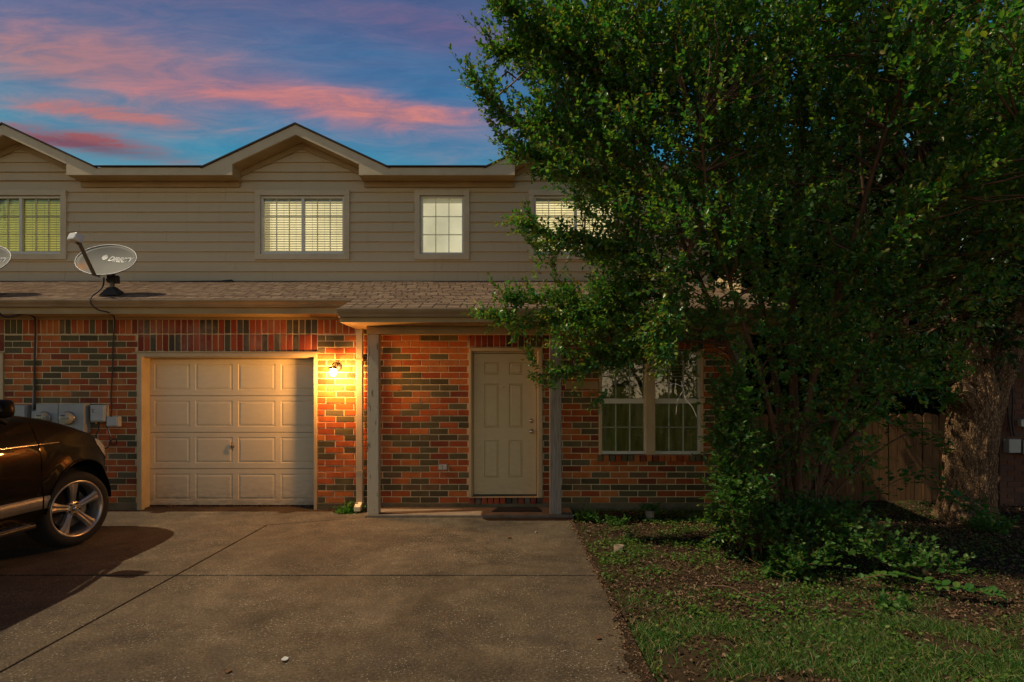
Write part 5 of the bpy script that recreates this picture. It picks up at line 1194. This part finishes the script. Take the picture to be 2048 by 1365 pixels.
# trailing sprigs with large leaves in front of the fence and trunk
for nm, pth, lab in (('vine_shoot', [(1660, 1060, 5.4), (1760, 980, 5.3), (1850, 950, 5.2), (1935, 1010, 5.1), (1975, 1030, 5.1)], 'thin leafy shoot arching in front of the oak trunk foot'),
                     ('vine_shoot', [(1690, 860, 5.5), (1740, 830, 5.4), (1800, 850, 5.3), (1850, 870, 5.3), (1890, 900, 5.3)], 'leafy twig hanging across the fence pickets beside the stems'),
                     ('vine_shoot', [(1700, 780, 5.4), (1780, 760, 5.3), (1870, 780, 5.2), (1900, 800, 5.2)], 'leafy twig crossing above the fence top'),
                     ('vine_shoot', [(1700, 1170, 4.6), (1790, 1150, 4.55), (1900, 1175, 4.4), (2000, 1205, 4.3)], 'trailing shoot with paired leaves lying over the leaf litter')):
    low = nm and pth[0][1] > 1150
    sp = spline([Vector((PX(a, c), c, max(PZ(b, c), .05))) for a, b, c in pth], 9); r = empty(nm, tuple(sp[0]), lab, 'vine')
    MB().tube(sp, [.006 - .004 * i / len(sp) for i in range(len(sp))], 5).build('stem', M['twig'], r, True)
    q = np.array([tuple(p) for p in sp]); dd = unit(np.gradient(q, axis=0)); k = 0
    for i in range(3, len(sp)):
        for rep in range(3 if low else 5):
            o = bpy.data.objects.new('leaf', LFM2 if 'LFM2' in globals() else LFM); 
            if 'LFM2' not in globals():
                LFM2 = LFM.copy(); LFM2.name = 'leaf'; LFM2.materials[0] = M['leaf_vine']; o.data = LFM2
            COL.objects.link(o); o.parent = r; o.matrix_parent_inverse = world_of(r).inverted(); o.location = q[i] + (0 if low else RNG.normal(size=3) * .05)
            ax = dd[i] * .5 + np.array([0, 0, .15]) + np.cross(dd[i], [0, 0, 1]) * (1 if rep % 2 else -1) + RNG.normal(size=3) * .3; s_ = random.uniform(.05, .085); o.scale = (s_, s_ * 1.25, s_); o.rotation_euler = Vector(ax).to_track_quat('X', 'Z').to_euler()

# --- old oak
OY = 7.15; oak = empty('oak_tree', (PX(1945, OY), OY, 0), 'thick oak with deeply furrowed bark in front of the wooden fence', 'tree')
from mathutils import noise as mnoise
def oaktrunk(path, rads, n=150):
    sp = spline(path, 26); k = len(sp); rr = [float(np.interp(i / (k - 1), np.linspace(0, 1, len(rads)), rads)) for i in range(k)]; m = MB().tube(sp, rr, n)
    for i, v_ in enumerate(m.v):
        ring, a_ = divmod(i, n); th_ = 2 * math.pi * a_ / n; z = v_[2]; c = sp[min(ring, k - 1)]; d = Vector(v_) - c
        f_ = 1 + .035 * math.sin(th_ * 5 + z * 2) + .03 * math.sin(th_ * 9 - z * 3) + .02 * math.sin(th_ * 17 + z * 11) + 0
        q = Vector((math.cos(th_) * 1.0, math.sin(th_) * 1.0, 0)) * 6.5; w_ = mnoise.noise(Vector((q.x * .6, q.y * .6, z * 2.2))) * .8
        rg = abs(mnoise.noise(Vector((q.x + w_, q.y - w_, z * 2.6)))) + .5 * abs(mnoise.noise(Vector((q.x * 2.1, q.y * 2.1 + w_, z * 6.5))))
        m.v[i] = tuple(c + d * (f_ - .02) + d.normalized() * min(rg, .5) * .075)
    return m
t1 = oaktrunk([(PX(1932, OY), OY, -.12), (PX(1936, OY), OY, .25), (PX(1940, OY), OY, .9), (PX(1946, OY), OY, 1.5), (PX(1935, OY), OY, 2.0), (PX(1920, OY), OY + .1, 2.8), (PX(1890, OY), OY + .2, 3.9)], [.34, .255, .235, .25, .20, .15, .11]).build('trunk', M['oakbark'], oak, True)
oaktrunk([(PX(1965, OY), OY + .05, 1.35), (PX(1990, OY), OY + .05, 1.8), (PX(2015, OY), OY, 2.3), (PX(2050, OY), OY - .1, 3.0), (PX(2100, OY), OY - .2, 4.0)], [.20, .20, .17, .14, .10], 110).build('limb', M['oakbark'], oak, True)
oaktrunk([(PX(1920, OY), OY - .12, 1.45), (PX(1900, OY), OY - .18, 1.58), (PX(1890, OY), OY - .20, 1.60)], [.12, .10, .05], 70).build('burl', M['oakbark'], oak, True)
root_ = oaktrunk([(PX(1920, OY), OY - .1, .2), (PX(1895, OY), OY - .25, -.0), (PX(1870, OY), OY - .4, -.12)], [.16, .12, .05], 70).build('root', M['oakbark'], oak, True)
onodes = [Vector((PX(1900, OY), OY + .1, 3.0)), Vector((PX(1890, OY), OY + .2, 3.9)), Vector((PX(2050, OY), OY - .1, 3.0)), Vector((PX(2100, OY), OY - .2, 4.0)), Vector((PX(1920, OY), OY, 2.6))]
ob = [W3(1790, 700, 7.7, .5, .5, .28, 1.2), W3(1700, 640, 7.6, .4, .5, .25), W3(1760, 770, 7.5, .35, .3, .12, .9), W3(1850, 640, 7.2, .75, .8, .35, .8), W3(1980, 560, 7.0, .7, .8, .45), W3(1800, 450, 7.4, .9, .9, .6), W3(2000, 350, 7.2, 1.1, 1.1, .8), W3(1820, 200, 7.6, 1.3, 1.2, 1.0), W3(2080, 100, 7.4, 1.3, 1.3, 1.1), W3(1620, 330, 8.2, .8, .9, .9, .55), W3(2150, 480, 6.8, .8, .9, .9), W3(1650, 80, 8.0, 1.1, 1.0, 1.0, .7), W3(1990, 690, 6.9, .35, .4, .2, .8), W3(1900, -150, 7.4, 2.2, 1.5, .6, .5)]
p3, d3, _ = rand_in(ob, 3300, .45)
O, A, L, t_, ta, tb = sprays(p3, d3 * .6 + RNG.normal(size=(len(p3), 3)) * .5 + np.array([0, -.1, .15]), 10, .30, .095, .5)
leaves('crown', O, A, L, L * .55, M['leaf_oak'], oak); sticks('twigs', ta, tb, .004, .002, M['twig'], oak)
connect(p3[:150], onodes, .03, .006, 'small_branches', 'twig', oak, .3)

# --- trees beyond the fence
def far_tree(x, y, h_, r_, label, n=800, seed=1):
    rt = empty('background_tree', (x, y, 0), label, 'tree', 'dark trees beyond the fence')
    MB().tube([(x, y, -.1), (x + .1, y, h_ * .35), (x - .1, y, h_ * .7)], [.2, .15, .06], 10).build('trunk', M['oakbark'], rt, True)
    bl = [(x + random.uniform(-.5, .5) * r_, y + random.uniform(-.4, .4) * r_, h_ * random.uniform(.16, .9), r_ * .6, r_ * .5, h_ * .17, 1) for _ in range(12)]
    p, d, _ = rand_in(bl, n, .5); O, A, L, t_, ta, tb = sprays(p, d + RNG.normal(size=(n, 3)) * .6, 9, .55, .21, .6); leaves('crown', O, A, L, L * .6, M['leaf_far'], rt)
far_tree(4.7, 11.5, 5.2, 1.3, 'small dense tree filling the gap beside the townhouse wall', 1300)
far_tree(6.2, 14.0, 8.5, 2.0, 'bushy dark tree between the gap tree and the taller one behind the fence', 1300)
far_tree(9.0, 13.2, 4.2, 1.5, 'low dark tree in front of the far house roof', 700)
far_tree(6.9, 12.0, 7.5, 2.1, 'dark leafy tree rising behind the fence next to the townhouse', 1000)
far_tree(10.6, 12.8, 8.0, 2.4, 'tall dark tree behind the oak crown and the brown brick house', 900)
far_tree(15.5, 24, 10, 5, 'broad dark tree beyond the far house roof', 900); far_tree(4.6, 19, 8.2, 1.9, 'slender dark tree hidden behind the townhouse roof', 600)

# ------------------------------------------------------------------ lawn: grass, weeds, litter
def edge_x(y): return .83 + .03 * np.sin(y * 5) + .02 * np.sin(y * 13 + 1) - .07 * np.exp(-((y - 3.4) / .5) ** 2)
def scatter(n, x0, x1, y0, y1, dens=None):
    x = RNG.uniform(x0, x1, n); y = y0 + (y1 - y0) * RNG.random(n) ** 1.35; k = x > edge_x(y) + .01; k &= ~((x < HX1) & (y > 7.6))
    if dens is not None: k &= RNG.random(n) < dens(x, y)
    x, y = x[k], y[k]; return np.stack([x, y, np.array([ground_z(a, b) for a, b in zip(x, y)])], 1)
def nz(x, y, s, ph=0): return .5 + .25 * np.sin(x * s + ph + 1.3 * np.sin(y * s * .8)) + .25 * np.sin(y * s * 1.3 + ph * 2 + 1.1 * np.sin(x * s * .7 + 2))
def gd(x, y): return np.clip((5.0 - y) * .8, .06, 1) * np.clip((nz(x, y, 3.1) * .6 + nz(x, y, 8.3, 2) * .6) * 3.6 - 1.5, .05, 1) * np.where(x > 3.2, .7, 1)
G = scatter(240000, .8, 6.5, 2.45, 8.2, gd); n = len(G)
ht = RNG.uniform(.02, .062, n) * np.where(G[:, 1] < 4, 1.1, .8); az = RNG.uniform(0, 6.283, n); ln = RNG.uniform(.2, 1.1, n); D = np.stack([np.cos(az) * ln, np.sin(az) * ln, np.ones(n)], 1); D = unit(D); Sd = unit(np.cross(D, np.array([.2, 1, .1]) + RNG.normal(size=(n, 3)) * .6)); wd = RNG.uniform(.0012, .0026, n)
V = np.zeros((n, 6, 3)); dp = np.stack([np.cos(az), np.sin(az), -.3 * np.ones(n)], 1)
for k, (t_, wk) in enumerate(((0, 1), (.55, .8), (1, .12))):
    c = G + D * (ht * t_)[:, None] + dp * (ht * .35 * t_ * t_)[:, None]; V[:, 2 * k] = c - Sd * (wd * wk)[:, None]; V[:, 2 * k + 1] = c + Sd * (wd * wk)[:, None]
b = (np.arange(n) * 6)[:, None]; Fc = np.concatenate([b + np.array([[0, 1, 3, 2]]), b + np.array([[2, 3, 5, 4]])])
tag(np_mesh('grass', V.reshape(-1, 3), Fc, M['grass']), 'patchy green grass growing beside the driveway', 'grass', kind='stuff')
def cd(x, y): return np.clip((nz(x, y, 2.6, 1.0) * .6 + nz(x, y, 9.1, 3) * .6) * 3.2 - 1.4, 0.03, 1) * np.where(y > 4.0, 1, .25) * np.where(x > 2.6, .35, 1)
C_ = scatter(60000, .82, 6.5, 2.6, 8.1, cd); n = len(C_); C_[:, 2] += RNG.uniform(.005, .05, n); az = RNG.uniform(0, 6.283, n)
tag(leaves('weeds', C_, np.stack([np.cos(az), np.sin(az), RNG.uniform(-.1, .7, n)], 1), RNG.uniform(.018, .036, n), RNG.uniform(.012, .022, n), M['clover']), 'small leafy weeds spreading through the litter', 'weeds', kind='stuff')
def ld(x, y): return np.clip(1.25 - gd(x, y), .25, 1) * np.clip(nz(x, y, 2.2, 4) * 1.2 + .1, .2, 1)
C_ = scatter(64000, .80, 8.5, 2.5, 8.25, ld); n = len(C_); C_[:, 2] += RNG.uniform(.002, .022, n); az = RNG.uniform(0, 6.283, n)
tag(leaves('leaf_litter', C_, np.stack([np.cos(az), np.sin(az), RNG.normal(size=n) * .25], 1), RNG.uniform(.3, 1, n) ** 2 * .05, RNG.uniform(.3, 1, n) ** 2 * .028, M['litter'], curl=.5), 'dry brown fallen leaves covering the soil', 'leaf litter', kind='stuff')
# dirt and leaves creeping over the edge of the slab, and round the wall foot
n = 1500; y = RNG.uniform(2.6, 7.1, n); x = .81 - np.abs(RNG.normal(size=n)) * (.018 + .05 * np.exp(-((y - 3.4) / .45) ** 2)); az = RNG.uniform(0, 6.283, n)
tag(leaves('edge_debris', np.stack([x, y, RNG.uniform(.003, .012, n)], 1), np.stack([np.cos(az), np.sin(az), RNG.normal(size=n) * .1], 1), RNG.uniform(.008, .028, n), RNG.uniform(.006, .016, n), M['litter'], curl=.4), 'crumbled leaves along the driveway edge', 'leaf litter', kind='stuff')
sm = MB(); rr_ = random.Random(3); ptsl = [(.815, 2.3)] + [(.81 - (.03 + .10 * math.exp(-((y - 3.35) / .35) ** 2)) * rr_.uniform(.5, 1), y) for y in [2.4 + .05 * i for i in range(48)]] + [(.815, 4.82)]
sm.prismz(ptsl, .0, .006).build('soil_spill', M['soil'], kind='structure')
n = 380; x = RNG.uniform(-4.9, -1.8, n); y = 7.62 - np.abs(RNG.normal(size=n)) * .03; y = np.where(x < -2.56, y + .26, y); az = RNG.uniform(0, 6.283, n)
tag(leaves('wall_debris', np.stack([x, y, RNG.uniform(.003, .02, n)], 1), np.stack([np.cos(az), np.sin(az), RNG.normal(size=n) * .2], 1), RNG.uniform(.01, .03, n), RNG.uniform(.006, .018, n), M['litter'], curl=.4), 'bits of dry leaves along the garage door foot', 'leaf litter', kind='stuff')
def weed(px, py, Y, n, s, label, name='weed_plant', cat='weed', z0=None, mat='leaf_vine', up=.5):
    z0 = PZ(py, Y) if z0 is None else z0; c = np.array([PX(px, Y), Y, z0]); r = empty(name, tuple(c), label, cat)
    p = np.repeat(c[None], n, 0) + RNG.normal(size=(n, 3)) * np.array([.25, .15, .05]) * s; p[:, 2] = np.maximum(p[:, 2], z0); d = RNG.normal(size=(n, 3)) * .7 + np.array([0, -.1, up])
    O, A, L, t_, ta, tb = sprays(p, d, 7, s * .55, s * .26, .6); O[:, 2] = np.maximum(O[:, 2], z0 + .004)
    leaves('foliage', O, A, L, L * .6, M[mat], r); sticks('stems', ta, tb, .002, .001, M['twig'], r)
    return r
weed(698, 1015, 7.5, 26, .24, 'bright green weed at the foot of the downspout', z0=0.0)
weed(1180, 1035, 7.1, 34, .25, 'leafy weed clump just past the corner of the porch slab', z0=-.02)
weed(1235, 1050, 6.9, 20, .20, 'small weed tuft beside the clump near the porch corner', z0=-.02)
weed(1300, 1025, 7.2, 14, .22, 'green sprout standing in the tan pot by the wall', z0=.09)
MB_ = MB().lathe([(.045, -.03), (.062, .09), (.055, .09), (.045, .02), (0, .02)], Matrix.Translation((PX(1300, 7.2), 7.2, 0)), 20, 'Z').build('plant_pot', M['terracotta'], smooth=True); tag(MB_, 'small tan pot among dead leaves below the window', 'pot')
weed(1390, 1045, 7.0, 14, .16, 'low weed under the right end of the ground floor window', z0=-.02)
weed(1265, 1075, 6.2, 12, .15, 'tiny weed tuft in front of the tan pot', z0=-.02)
weed(1560, 1100, 5.0, 40, .26, 'bright green plant in front of the crape myrtle stems', z0=-.02, name='leafy_plant', cat='plant')
weed(1790, 1230, 4.2, 16, .22, 'green sprig lying in the shaded litter', z0=-.02, name='leafy_plant', cat='plant')
weed(1985, 1060, 6.6, 60, .3, 'patch of low green plants at the right of the oak trunk', z0=-.02, name='leafy_plant', cat='plant')
cn = MB().lathe([(.052, -.03), (.052, .035), (.044, .035), (.044, .0), (0, .0)], Matrix.Translation((PX(1238, 5.75), 5.75, .0)), 24, 'Z').build('drain_cap', M['porchcrete'], smooth=True); tag(cn, 'small round grey drain cap in the grass near the driveway edge', 'drain cap')
def stick_obj(pts, r, label):
    sp = spline([Vector((PX(a, F * H / (b - CY)), F * H / (b - CY), .012 + h_)) for a, b, h_ in pts], 6)
    tag(MB().tube(sp, [r * (1 - .6 * i / len(sp)) for i in range(len(sp))], 6).build('fallen_twig', M['twig'], smooth=True), label, 'twig')
stick_obj([(1225, 1245, .01), (1245, 1232, .03), (1275, 1215, .02), (1300, 1205, .01)], .007, 'forked dark twig poking onto the driveway from the grass')
stick_obj([(1410, 1180, .02), (1460, 1188, .04), (1500, 1205, .02), (1560, 1215, .01)], .006, 'thin bare twig lying across the shaded grass')
stick_obj([(1490, 1120, .02), (1530, 1145, .03), (1580, 1165, .02)], .004, 'pale thin twig on the litter in front of the bush')
stick_obj([(1480, 1040, .15), (1484, 1060, .08), (1487, 1075, .0)], .004, 'dry upright twig at the edge of the bush')
n_obj = len(bpy.data.objects); print('objects', n_obj, 'tris', sum(sum(len(p.vertices) - 2 for p in o.data.polygons) for o in bpy.data.objects if o.type == 'MESH'))
